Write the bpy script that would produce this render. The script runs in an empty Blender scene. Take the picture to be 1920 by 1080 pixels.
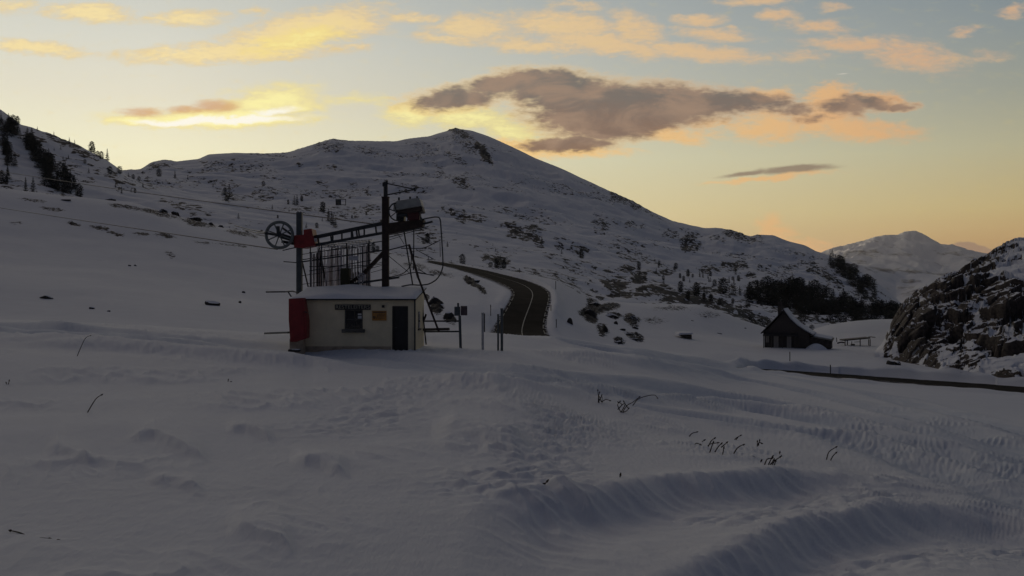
import bpy, math, random
import numpy as np
from mathutils import Vector, Matrix
random.seed(7); R = math.radians
F = 1844.0                       # focal length in photo pixels (1920 wide); the lens looks level along +Y from the origin
scene = bpy.context.scene
COL = scene.collection
def lin(r, g, b):
    f = lambda c: (c/255/12.92 if c <= 10 else ((c/255+.055)/1.055)**2.4)
    return (f(r), f(g), f(b), 1)
def P(px, v, D): return Vector((D*(px-960)/F, D, D*(540-v)/F))

# ------------------------------------------------------------------ noise
def h2(ix, iy, s):
    with np.errstate(over='ignore'):
        n = (ix.astype(np.int64)*374761393 + iy.astype(np.int64)*668265263 + s*2246822519) & 0xffffffff
        n = ((n ^ (n >> 13))*1274126177) & 0xffffffff
        n = ((n ^ (n >> 16))*2654435761) & 0xffffffff
    return ((n ^ (n >> 15)) & 0xffffff)/float(0x1000000)
def pn(x, y, s=0):
    x0 = np.floor(x); y0 = np.floor(y); fx = x-x0; fy = y-y0
    ix = x0.astype(np.int64); iy = y0.astype(np.int64)
    def g(i, j, dx, dy):
        a = h2(ix+i, iy+j, s)*2*np.pi
        return np.cos(a)*dx+np.sin(a)*dy
    u = fx*fx*fx*(fx*(fx*6-15)+10); w = fy*fy*fy*(fy*(fy*6-15)+10)
    a = g(0, 0, fx, fy)*(1-u)+g(1, 0, fx-1, fy)*u
    b = g(0, 1, fx, fy-1)*(1-u)+g(1, 1, fx-1, fy-1)*u
    return (a*(1-w)+b*w)*1.5
def fbm(x, y, o=4, s=0, g=.5):
    t = 0; a = 1
    for i in range(o):
        t = t+a*pn(x*2**i+i*17.3, y*2**i-i*9.1, s+i*11); a *= g
    return t
def cells(x, y, s=0):
    ix = np.floor(x).astype(np.int64); iy = np.floor(y).astype(np.int64)
    best = np.full(x.shape, 1e9); sec = best.copy(); rid = np.zeros(x.shape); ox = np.zeros(x.shape); oy = np.zeros(x.shape)
    for i in (-1, 0, 1):
        for j in (-1, 0, 1):
            cx = ix+i+h2(ix+i, iy+j, s); cy = iy+j+h2(ix+i, iy+j, s+5)
            d = (cx-x)**2+(cy-y)**2
            m = d < best
            sec = np.where(m, best, np.minimum(sec, d)); best = np.where(m, d, best)
            rid = np.where(m, h2(ix+i, iy+j, s+9), rid); ox = np.where(m, x-cx, ox); oy = np.where(m, y-cy, oy)
    return rid, np.sqrt(sec)-np.sqrt(best), ox, oy
def sstep(a, b, x):
    t = np.clip((x-a)/(b-a), 0, 1); return t*t*(3-2*t)

# ------------------------------------------------------------------ terrain from control curves
class Terrain:
    """curves run across the view; each holds (bearing, height angle, distance) keys; heights follow a monotone cubic between curves"""
    def __init__(s, curves, soft=8):
        s.soft = soft
        s.C = []
        for c in curves:
            c = sorted(c); s.C.append((np.array([k[0] for k in c], float), np.array([k[1] for k in c], float), np.array([k[2] for k in c], float)))
    def keys(s, px):
        D = []; Z = []
        for a, v, d in s.C:
            # smoothed lookup of the key values
            dd = np.exp(sum(np.interp(px+o, a, np.log(d)) for o in (-36, -18, 0, 18, 36))/5)
            vv = sum(np.interp(px+o, a, v) for o in (-s.soft, 0, s.soft))/3
            D.append(dd); Z.append(dd*(540-vv)/F)
        D = np.array(D); Z = np.array(Z)
        for k in range(1, len(D)): D[k] = np.maximum(D[k], D[k-1]*1.01)
        return np.log(D), Z
    def coef(s, px):
        X, Z = s.keys(px); Z = Z/np.exp(X)      # slopes seen from the lens point are what is joined up
        h = np.diff(X, axis=0); dl = np.diff(Z, axis=0)/h
        M = np.zeros_like(Z); M[0] = dl[0]; M[-1] = dl[-1]
        w1 = 2*h[1:]+h[:-1]; w2 = h[1:]+2*h[:-1]
        a, b = dl[:-1], dl[1:]
        ok = a*b > 0
        M[1:-1] = np.where(ok, (w1+w2)/(w1/np.where(ok, a, 1)+w2/np.where(ok, b, 1)), 0)
        return X, Z, M
    def at(s, px, D, c=None):
        px = np.atleast_1d(np.asarray(px, float)); D = np.atleast_1d(np.asarray(D, float))
        X, Z, M = c if c else s.coef(px)
        x = np.log(D); n = len(X)
        k = np.clip((x[None] >= X).sum(0)-1, 0, n-2); i = np.arange(len(x))
        x0, x1 = X[k, i], X[k+1, i]; h = x1-x0; t = np.clip((x-x0)/h, 0, 1)
        return D*((1+2*t)*(1-t)**2*Z[k, i]+t*(1-t)**2*h*M[k, i]+t*t*(3-2*t)*Z[k+1, i]+t*t*(t-1)*h*M[k+1, i])

def cv(*k): return list(k)
NEAR = Terrain([
 cv((-3000, 8200, .7), (5000, 8200, .7)),
 cv((-3000, 2150, 3.4), (5000, 2150, 3.4)),
 cv((-3000, 1130, 9.6), (-200, 1130, 9.6), (960, 1130, 9.6), (1920, 1130, 9.6), (5000, 1130, 9.6)),
 cv((-3000, 880, 17), (0, 880, 16.5), (960, 880, 16.8), (1400, 880, 19), (1920, 900, 25), (5000, 900, 25)),
 cv((-3000, 745, 26), (0, 750, 26), (480, 760, 25.5), (960, 762, 25), (1400, 765, 42), (1920, 800, 50), (5000, 800, 50)),
 cv((-3000, 620, 42), (0, 640, 41), (300, 655, 42), (580, 687, 37), (700, 668, 41.5), (800, 661, 43.5), (960, 652, 47), (1200, 668, 60), (1400, 706, 82), (1650, 736, 85), (1920, 762, 80), (5000, 762, 80)),
 cv((-3000, 560, 62), (-100, 588, 62), (0, 600, 60), (80, 600, 60), (300, 612, 58), (540, 625, 57), (790, 621, 58), (900, 624, 60), (1000, 630, 62), (1100, 641, 68), (1200, 652, 80), (1330, 676, 97), (1400, 691, 108), (1650, 715, 102), (1920, 737, 91), (5000, 737, 91)),
 cv((-3000, 566, 78), (-100, 596, 76), (0, 606, 76), (300, 622, 76), (540, 637, 78), (700, 640, 90), (820, 636, 92), (920, 640, 92), (1030, 645, 92), (1100, 650, 95), (1200, 656, 104), (1330, 677, 110), (1400, 689, 113), (1650, 707, 109), (1920, 725, 99), (5000, 725, 99)),
 cv((-3000, 500, 100), (0, 540, 100), (200, 560, 100), (300, 575, 100), (540, 605, 100), (700, 620, 106), (820, 616, 108), (910, 618, 110), (930, 628, 112), (1030, 632, 112), (1060, 634, 114), (1100, 642, 118), (1200, 651, 122), (1300, 662, 126), (1450, 662, 140), (1650, 664, 142), (1780, 680, 130), (1920, 705, 118), (5000, 705, 118)),
 cv((-3000, 400, 140), (0, 470, 140), (300, 510, 140), (540, 550, 140), (700, 570, 135), (860, 570, 130), (920, 566, 138), (950, 560, 146), (990, 558, 148), (1035, 563, 146), (1060, 580, 142), (1100, 604, 140), (1200, 632, 140), (1290, 640, 142), (1430, 654, 148), (1540, 655, 152), (1650, 652, 160), (1920, 660, 160), (5000, 660, 160)),
 cv((-3000, 330, 170), (0, 410, 170), (300, 455, 170), (540, 500, 175), (700, 522, 175), (850, 520, 172), (930, 532, 170), (990, 533, 174), (1040, 538, 176), (1100, 580, 165), (1180, 600, 165), (1290, 625, 165), (1430, 646, 170), (1540, 640, 175), (1600, 635, 180), (1700, 632, 185), (5000, 632, 185)),
 cv((-3000, 270, 205), (0, 353, 200), (60, 360, 203), (150, 370, 206), (250, 382, 210), (330, 405, 215), (420, 428, 222), (500, 446, 228), (600, 465, 235), (700, 476, 240), (800, 486, 245), (860, 496, 240), (920, 503, 232), (980, 513, 222), (1040, 525, 212), (1080, 545, 205), (1110, 562, 203), (1180, 567, 206), (1250, 571, 214), (1310, 573, 216), (1340, 582, 216), (1390, 600, 214), (1440, 617, 212), (1490, 636, 212), (1520, 622, 222), (1560, 608, 232), (1610, 600, 240), (1700, 598, 245), (1780, 596, 245), (5000, 596, 245)),
 cv((-3000, 420, 250), (0, 430, 250), (250, 440, 258), (500, 485, 270), (800, 515, 290), (1040, 550, 260), (1180, 595, 250), (1440, 640, 260), (1490, 650, 260), (1700, 630, 290), (5000, 630, 290)),
])
FAR = Terrain([
 cv((-3000, 425, 245), (0, 435, 245), (250, 445, 253), (500, 490, 262), (800, 522, 282), (1040, 557, 252), (1180, 602, 244), (1440, 648, 250), (1490, 660, 250), (1700, 640, 280), (5000, 640, 280)),
 cv((-3000, 340, 420), (0, 385, 420), (150, 400, 430), (300, 420, 440), (500, 455, 450), (700, 482, 440), (850, 497, 430), (1040, 528, 430), (1100, 560, 430), (1180, 578, 430), (1300, 590, 430), (1440, 622, 430), (1500, 634, 430), (1560, 625, 440), (1700, 612, 450), (5000, 612, 450)),
 cv((-3000, 200, 560), (0, 300, 560), (60, 320, 560), (120, 345, 560), (250, 375, 560), (500, 412, 570), (700, 440, 570), (900, 470, 570), (1040, 500, 570), (1150, 530, 570), (1300, 550, 570), (1440, 585, 570), (1560, 600, 560), (1640, 600, 560), (1700, 606, 560), (1760, 612, 560), (5000, 612, 560)),
 cv((-3000, 120, 700), (-200, 150, 690), (0, 205, 690), (40, 235, 690), (60, 240, 690), (100, 254, 700), (150, 274, 710), (200, 300, 720), (235, 326, 740), (270, 346, 750), (400, 370, 760), (560, 385, 760), (700, 405, 760), (900, 430, 760), (1040, 455, 760), (1200, 495, 760), (1320, 520, 760), (1440, 535, 760), (1560, 555, 740), (1640, 575, 720), (1700, 602, 700), (1760, 618, 700), (5000, 618, 700)),
 cv((-3000, 250, 900), (-200, 270, 900), (0, 310, 900), (100, 322, 900), (180, 332, 900), (240, 336, 920), (300, 338, 950), (400, 340, 960), (560, 352, 980), (700, 365, 1000), (900, 380, 1000), (1040, 410, 1000), (1200, 455, 1000), (1320, 485, 1000), (1440, 500, 1000), (1560, 530, 950), (1640, 560, 900), (1700, 600, 850), (1760, 625, 850), (5000, 625, 850)),
 cv((-3000, 350, 1300), (-200, 350, 1300), (0, 350, 1280), (180, 330, 1250), (225, 320, 1240), (262, 319, 1250), (285, 305, 1250), (310, 300, 1260), (330, 304, 1280), (372, 300, 1300), (390, 291, 1320), (440, 287, 1340), (500, 288, 1360), (540, 286, 1400), (600, 266, 1480), (622, 260, 1500), (660, 264, 1560), (740, 265, 1680), (800, 256, 1850), (838, 246, 1950), (852, 241, 1980), (885, 246, 1980), (920, 258, 1950), (960, 276, 1900), (1000, 296, 1850), (1060, 320, 1800), (1130, 352, 1740), (1180, 375, 1700), (1220, 396, 1680), (1260, 414, 1650), (1320, 428, 1620), (1345, 427, 1600), (1375, 432, 1580), (1405, 444, 1560), (1425, 441, 1540), (1450, 442, 1530), (1475, 452, 1500), (1510, 461, 1450), (1530, 472, 1400), (1550, 477, 1350), (1600, 500, 1250), (1650, 535, 1150), (1690, 570, 1050), (1740, 612, 1000), (1800, 640, 1000), (5000, 640, 1000)),
 cv((-3000, 450, 2000), (0, 450, 1900), (300, 440, 1900), (600, 440, 2200), (860, 460, 2800), (1200, 500, 2400), (1500, 560, 2000), (1700, 640, 1500), (5000, 680, 1500)),
], 3)
RANGE = Terrain([
 cv((1300, 620, 1700), (2600, 600, 1700)),
 cv((1300, 560, 2300), (1500, 560, 2300), (1600, 548, 2300), (1680, 580, 2300), (1720, 560, 2300), (1800, 540, 2300), (2600, 540, 2300)),
 cv((1300, 520, 3600), (1550, 490, 3600), (1620, 505, 3600), (1700, 524, 3600), (1760, 522, 3600), (1830, 515, 3600), (2600, 480, 3600)),
 cv((1300, 540, 4300), (1620, 512, 4300), (1760, 524, 4300), (2600, 500, 4300)),
 cv((1300, 530, 6000), (1620, 490, 6000), (1760, 505, 6000), (2600, 500, 6000)),
 cv((1300, 560, 8500), (1480, 500, 8500), (1540, 477, 8600), (1565, 468, 8700), (1590, 462, 8800), (1620, 455, 8900), (1640, 446, 9000), (1660, 443, 9000), (1682, 443, 9000), (1697, 435, 9100), (1717, 434, 9100), (1730, 440, 9100), (1750, 452, 9100), (1765, 461, 9000), (1785, 460, 8900), (1800, 466, 8800), (1830, 476, 8700), (1860, 482, 8600), (1920, 500, 8500), (2600, 520, 8500)),
 cv((1300, 600, 10500), (2600, 580, 10500)),
], 2)
CRAG = Terrain([
 cv((1560, 668, 120), (1650, 664, 136), (1700, 676, 127), (1760, 698, 118), (1800, 722, 108), (1920, 728, 102), (2400, 780, 80)),
 cv((1560, 668, 128), (1650, 660, 141), (1690, 650, 134), (1740, 660, 126), (1800, 672, 119), (1850, 672, 114), (1920, 665, 112), (2400, 660, 95)),
 cv((1560, 668, 140), (1650, 658, 147), (1675, 634, 143), (1700, 604, 142), (1740, 590, 138), (1800, 608, 132), (1860, 612, 128), (1920, 596, 126), (2400, 560, 110)),
 cv((1560, 660, 160), (1645, 656, 160), (1665, 630, 156), (1690, 586, 155), (1715, 560, 153), (1740, 543, 151), (1765, 530, 150), (1800, 529, 148), (1850, 528, 145), (1920, 520, 142), (2400, 430, 130)),
 cv((1560, 660, 200), (1645, 656, 200), (1700, 590, 190), (1740, 550, 190), (1765, 529, 190), (1790, 521, 190), (1815, 505, 192), (1835, 489, 193), (1860, 471, 195), (1885, 459, 196), (1920, 446, 198), (2050, 400, 200), (2400, 340, 200)),
 cv((1560, 700, 240), (1700, 640, 240), (1800, 570, 250), (1920, 510, 260), (2400, 420, 260)),
])

# drift and track lines over the snow, given by where they lie (bearing, height angle)
def raycast(T, px, v, d0, d1, n=1500):
    px = np.atleast_1d(np.asarray(px, float)); out = []
    for a, b in zip(px, np.atleast_1d(np.asarray(v, float))):
        D = np.exp(np.linspace(math.log(d0), math.log(d1), n)); A = np.full(n, a)
        z = T.at(A, D); r = D*(540-b)/F
        i = np.argmax(z >= r)
        if z[i] < r[i]: i = int(np.argmax(z-r))
        Di = D[i]
        if i > 0:
            e0, e1 = z[i-1]-r[i-1], z[i]-r[i]
            if e0 < 0 <= e1: Di = D[i-1]+(D[i]-D[i-1])*(-e0)/(e1-e0)
        out.append((Di*(a-960)/F, Di))
    return np.array(out)
def hit(px, v, T=NEAR, d0=9, d1=240):
    (x, y), = raycast(T, px, v, d0, d1)
    return float(x), float(y)

def polydist(X, Y, pts):
    """signed distance (+ on the near side) and arc fraction to a polyline"""
    pd = 9.0
    mk = (X > pts[:, 0].min()-pd) & (X < pts[:, 0].max()+pd) & (Y > pts[:, 1].min()-pd) & (Y < pts[:, 1].max()+pd)
    if not mk.all():
        S_, A_ = np.full(X.shape, 1e3), np.zeros(X.shape)
        if mk.any():
            q, r = polydist_(X[mk], Y[mk], pts); S_[mk] = q; A_[mk] = r
        return S_, A_
    return polydist_(X, Y, pts)
def polydist_(X, Y, pts):
    bd = np.full(X.shape, 1e9); sg = np.zeros(X.shape); ar = np.zeros(X.shape)
    L = [0]
    for a, b in zip(pts[:-1], pts[1:]): L.append(L[-1]+math.hypot(*(b-a)))
    for i, (a, b) in enumerate(zip(pts[:-1], pts[1:])):
        e = b-a; l2 = e@e+1e-9
        t = np.clip(((X-a[0])*e[0]+(Y-a[1])*e[1])/l2, 0, 1)
        dx = X-a[0]-t*e[0]; dy = Y-a[1]-t*e[1]; d = np.hypot(dx, dy)
        m = d < bd
        bd = np.where(m, d, bd); sg = np.where(m, np.sign(e[1]*(X-a[0])-e[0]*(Y-a[1])), sg); ar = np.where(m, (L[i]+t*math.sqrt(l2))/L[-1], ar)
    if (np.diff(pts[:, 0]/pts[:, 1]) > 0).all():      # side told by which is farther along the same bearing
        sg = np.where(np.interp(X/Y, pts[:, 0]/pts[:, 1], pts[:, 1]) >= Y, 1.0, -1.0)
    return bd*sg, ar
def smooth_line(keys, d0=9, d1=130, n=6):
    k = np.array(keys, float); s = np.linspace(0, len(k)-1, (len(k)-1)*n+1)
    return raycast(NEAR, np.interp(s, range(len(k)), k[:, 0]), np.interp(s, range(len(k)), k[:, 1]), d0, d1, 700)

DRIFTS = [  # keys, crest height, face width, back length
 ([(850, 968), (930, 938), (1010, 930), (1120, 915), (1250, 899), (1380, 890), (1500, 889), (1590, 898), (1660, 912)], .42, 1.5, 3.4),
 ([(1130, 1085), (1260, 1045), (1400, 1000), (1520, 965), (1640, 951), (1760, 950), (1860, 957), (1960, 976), (2200, 1030)], .45, 1.6, 3.0),
 ([(805, 806), (850, 802), (900, 808), (950, 820), (1000, 832)], .16, 1.6, 1.4),
 ([(230, 826), (290, 816), (330, 835), (400, 862)], .11, .5, 1.5),
 ([(80, 846), (110, 840), (150, 858), (190, 872)], .09, .45, 1.3),
 ([(420, 808), (460, 805), (520, 824)], .09, .45, 1.3),
 ([(540, 866), (600, 868), (660, 892)], .10, .45, 1.4),
 ([(270, 900), (320, 900), (390, 926)], .08, .4, 1.2),
 ([(420, 1000), (480, 1004), (560, 1034)], .08, .4, 1.2),
 ([(0, 640), (200, 650), (400, 668), (560, 682), (640, 690), (690, 700)], .22, 1.4, 3.0),
 ([(820, 712), (900, 718), (960, 722)], .14, 1.6, 1.0),
 ([(1010, 655), (1100, 668), (1250, 690), (1400, 715)], .25, 2.2, 3.5),
 ([(20, 598), (140, 618), (300, 640), (450, 652)], .16, 1.0, 1.5),
 ([(1000, 722), (1130, 738), (1300, 755), (1500, 775), (1700, 812)], .18, 1.5, 1.6),
]
DRIFTS = [(smooth_line(k), a, b, c) for k, a, b, c in DRIFTS]
RUTS = [smooth_line(k) for k in (
 [(0, 612), (200, 628), (400, 645), (600, 663), (760, 678), (900, 692), (1100, 716), (1300, 738), (1500, 765), (1700, 805), (1960, 880)],
 [(0, 622), (200, 638), (400, 656), (600, 673), (760, 688), (900, 702), (1100, 728), (1300, 752), (1500, 785), (1700, 830), (1960, 915)],
 [(1090, 645), (1200, 664), (1350, 688), (1500, 714), (1650, 745), (1800, 782), (1960, 825)],
 [(1100, 652), (1200, 674), (1350, 704), (1500, 734), (1650, 768), (1800, 812), (1960, 868)],
 [(1240, 778), (1400, 800), (1560, 822), (1700, 870), (1960, 960)],
)]
TRAMPLE = [(smooth_line(k), w) for k, w in (
 ([(700, 712), (800, 716), (760, 740), (700, 780), (640, 800)], 1.3),
 ([(990, 738), (1010, 760), (1060, 790), (1030, 830), (1000, 880), (940, 920)], 1.0),
 ([(1010, 760), (1110, 790), (1080, 820)], 1.2),
 ([(1300, 960), (1500, 940), (1650, 930)], .9),
 ([(1500, 800), (1700, 850), (1950, 900)], 3.0),
 ([(1350, 1070), (1560, 1030), (1800, 1010), (1950, 1000)], .8),
 ([(700, 712), (850, 720), (990, 738)], .8),
)]
ROADL = [(917, 634), (922, 618), (935, 596), (948, 575), (959, 556), (958, 546), (945, 537), (925, 528), (895, 517), (862, 507), (835, 499), (800, 491)]
ROADR = [(1034, 636), (1024, 618), (1027, 594), (1032, 574), (1035, 558), (1031, 547), (1018, 538), (990, 527), (945, 515), (885, 502), (845, 495), (805, 489)]
def dens(keys, n=6):
    k = np.array(keys, float); s = np.linspace(0, len(k)-1, (len(k)-1)*n+1); return np.interp(s, range(len(k)), k[:, 0]), np.interp(s, range(len(k)), k[:, 1])
RL = raycast(NEAR, *dens(ROADL), 96, 260); RR = raycast(NEAR, *dens(ROADR), 96, 260)
for A in (RL, RR):
    for _ in range(6): A[1:-1] = (A[:-2]+2*A[1:-1]+A[2:])/4
QL = raycast(NEAR, *dens([(1380, 692), (1420, 697), (1470, 701), (1560, 709), (1650, 716), (1720, 722), (1800, 729), (1920, 739), (2100, 754)]), 60, 130)
QR = raycast(NEAR, *dens([(1380, 691), (1420, 693), (1470, 695.5), (1560, 701.5), (1650, 708), (1720, 713), (1800, 718), (1920, 727), (2100, 741)]), 60, 130)

def relief(X, Y):
    """small relief of the snow near the lens: wind ripples, drifts, ruts, trodden snow, ploughed banks"""
    d = np.hypot(X, Y); z = np.zeros_like(X)
    n1 = (d < 75)
    near = 1-sstep(45, 75, d)
    # broad swells
    z += fbm(X/9, Y/9, 3, 3)*.10*near + fbm(X/30, Y/30, 3, 31)*.35*sstep(60, 110, d)
    ca, sa = math.cos(-1.02), math.sin(-1.02)
    u = X*ca+Y*sa; w = -X*sa+Y*ca
    patch = sstep(-.05, .55, fbm(X/6+3, Y/6, 2, 8))
    wob = fbm(X/2.5, Y/2.5, 2, 15)*.5
    rip = 1-np.abs(pn(u/2.6+wob, w/.75+wob*.8, 21)); rip = np.clip(rip, 0, 1)**3
    rip2 = 1-np.abs(pn(u/1.1+5, w/.33+wob*1.2, 25)); rip2 = rip2**3
    z += (rip*.10*patch+rip2*.026*(.25+patch))*near*sstep(8, 11, d)
    z += fbm(X/.35, Y/.28, 3, 61)*.006*near
    bear = X/Y; face = np.zeros_like(X)
    for pts, H, fw, bl in DRIFTS:
        pb = pts[:, 0]/pts[:, 1]; o = np.argsort(pb)
        far = (Y < pts[:, 1].max()+12) & (Y > pts[:, 1].min()-10) & (bear > pb.min()) & (bear < pb.max())
        if not far.any(): continue
        x, y, bb = X[far], Y[far], bear[far]
        sd = np.interp(bb, pb[o], pts[o, 1])-y+fbm(x/2.0, y/2.6, 3, 44)*(.30 if H > .12 else .10)
        q = (bb-pb.min())/(pb.max()-pb.min())
        env = sstep(0, .25, q)*(1-sstep(.75, 1, q))
        if H > .3:                       # a scarp: level behind the edge, falling to a hollow that fills again towards the lens
            sp = np.maximum(sd, 0); prof = .10*np.exp(-(sd/.8)**2)-(1-np.exp(-(sp/fw)**2*1.5))*np.exp(-(sp/3.6)**2)
            prof = prof*1.15
        else: prof = np.where(sd < 0, np.exp(-(sd/bl)**2), np.exp(-(np.maximum(sd, 0)/fw)**2*1.5))
        z[far] += (1.0 if H > .3 or H < .12 else 1.3)*H*env*prof; face[far] = np.maximum(face[far], env*np.exp(-((sd-fw*.5)/fw)**2))
    z += face*near*(rip2*.04+rip*.03)
    for i, pts in enumerate(RUTS):
        sd, ar = polydist(X, Y, pts)
        s2 = sd+fbm(X/3, Y/3, 2, 70+i)*.25; wd = 1/(1+Y/55)
        s2 = s2*wd
        z += (-.12*np.exp(-(s2/.45)**2)+.07*np.exp(-((s2+.95)/.35)**2)+.06*np.exp(-((s2-.95)/.35)**2))*(1+Y/70)*(1-sstep(80, 100, d))
        rough = np.exp(-(sd/2.2)**2)
        z += rough*(.04*(1-np.abs(fbm(X/.9, Y/.8, 3, 80+i)))**2*(1-sstep(26, 40, Y))+.016*(1-np.abs(fbm(X/2.8+Y*.1, Y/1.3, 1, 85+i)))**2*sstep(26, 40, Y))
    for i, (pts, wd) in enumerate(TRAMPLE):
        sd, ar = polydist(X, Y, pts)
        e = np.exp(-(sd/wd)**2)*sstep(0, .1, ar)
        z += e*(.11*(np.abs(fbm(X/.55+Y*.25, Y/.42, 2, 90+i)))*(1-sstep(28, 42, Y))+.02*np.abs(fbm(X/2.6+Y*.1, Y/1.2, 1, 94+i))*sstep(28, 42, Y)-.03)
    for A, B, bh in ((RL, RR, .9), (QL, QR, 1.6)):
        for pts in (A, B):
            sd, ar = polydist(X, Y, pts); 
            z += bh*.7*sstep(0, .25, ar)*np.exp(-((np.abs(sd)-.9)/.8)**2)*(1+.35*fbm(X/3.5, Y/3.5, 2, 5))*(.25 if pts is A else 1)
        inside = inroad(X, Y, A, B)
        z = np.where(inside > 0, np.minimum(z, 0)-.0, z)
    return z
def inroad(X, Y, A, B):
    m = np.zeros(X.shape)
    for i in range(len(A)-1):
        q = [A[i], A[i+1], B[i+1], B[i]]
        x0 = min(p[0] for p in q); x1 = max(p[0] for p in q); y0 = min(p[1] for p in q); y1 = max(p[1] for p in q)
        bb = (X >= x0) & (X <= x1) & (Y >= y0) & (Y <= y1)
        idx = np.nonzero(bb)[0] if X.ndim == 1 else None
        if idx is None or len(idx) == 0: continue
        xx = X[idx]; yy = Y[idx]; pos = np.ones(len(idx), bool); neg = pos.copy()
        for a, b in zip(q, q[1:]+q[:1]):
            c = (b[0]-a[0])*(yy-a[1])-(b[1]-a[1])*(xx-a[0]); pos &= c >= 0; neg &= c <= 0
        m[idx[pos | neg]] = 1
    return m
def gz(x, y):
    x = np.atleast_1d(np.asarray(x, float)); y = np.atleast_1d(np.asarray(y, float))
    return float((NEAR.at(960+F*x/y, y)+relief(x, y))[0])
def mrelief(X, Y):
    s = np.clip(np.hypot(X, Y)/900, .45, 1.5)
    a = fbm(X/150, Y/150, 3, 201)*7*s
    ca, sa = math.cos(.6), math.sin(.6); u = X*ca+Y*sa; w = -X*sa+Y*ca
    b = (1-np.abs(fbm(u/70, w/38, 4, 215)))*5*s
    return a*.7+b*.8-3*s
def fz(x, y):
    x = np.atleast_1d(np.asarray(x, float)); y = np.atleast_1d(np.asarray(y, float))
    return float((FAR.at(960+F*x/y, y)+mrelief(x, y)*crest_fade(960+F*x/y, y))[0])
def crest_fade(px, D):
    X, Z = FAR.keys(px); dr = np.exp(X[5]); d3 = np.exp(X[3])
    f = sstep(0, .22, np.abs(D/dr-1))*.8+.2
    f2 = sstep(0, .12, np.abs(D/d3-1))*.8+.2
    return np.where(px < 300, f*f2, f)

# ------------------------------------------------------------------ materials
def mat(name): 
    m = bpy.data.materials.new(name); m.use_nodes = True
    return m, m.node_tree.nodes, m.node_tree.links, m.node_tree.nodes['Principled BSDF']
def simple(name, c, rough=.6, metal=0, var=.25, scale=6, bump=.15, dist=.01):
    m, N, L, B = mat(name)
    t = N.new('ShaderNodeTexCoord'); n = N.new('ShaderNodeTexNoise'); n.inputs['Scale'].default_value = scale; n.inputs['Detail'].default_value = 6; n.inputs['Roughness'].default_value = .65
    L.new(t.outputs['Object'], n.inputs['Vector'])
    r = N.new('ShaderNodeValToRGB'); L.new(n.outputs['Fac'], r.inputs['Fac'])
    r.color_ramp.elements[0].position = .3; r.color_ramp.elements[1].position = .7
    r.color_ramp.elements[0].color = (*[x*(1-var) for x in c[:3]], 1); r.color_ramp.elements[1].color = (*[min(1, x*(1+var)) for x in c[:3]], 1)
    L.new(r.outputs['Color'], B.inputs['Base Color']); B.inputs['Roughness'].default_value = rough; B.inputs['Metallic'].default_value = metal
    b = N.new('ShaderNodeBump'); b.inputs['Strength'].default_value = bump; b.inputs['Distance'].default_value = dist
    L.new(n.outputs['Fac'], b.inputs['Height']); L.new(b.outputs['Normal'], B.inputs['Normal'])
    return m
SNOW = (.70, .715, .75)
ROCKC = (.016, .015, .017)
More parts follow.
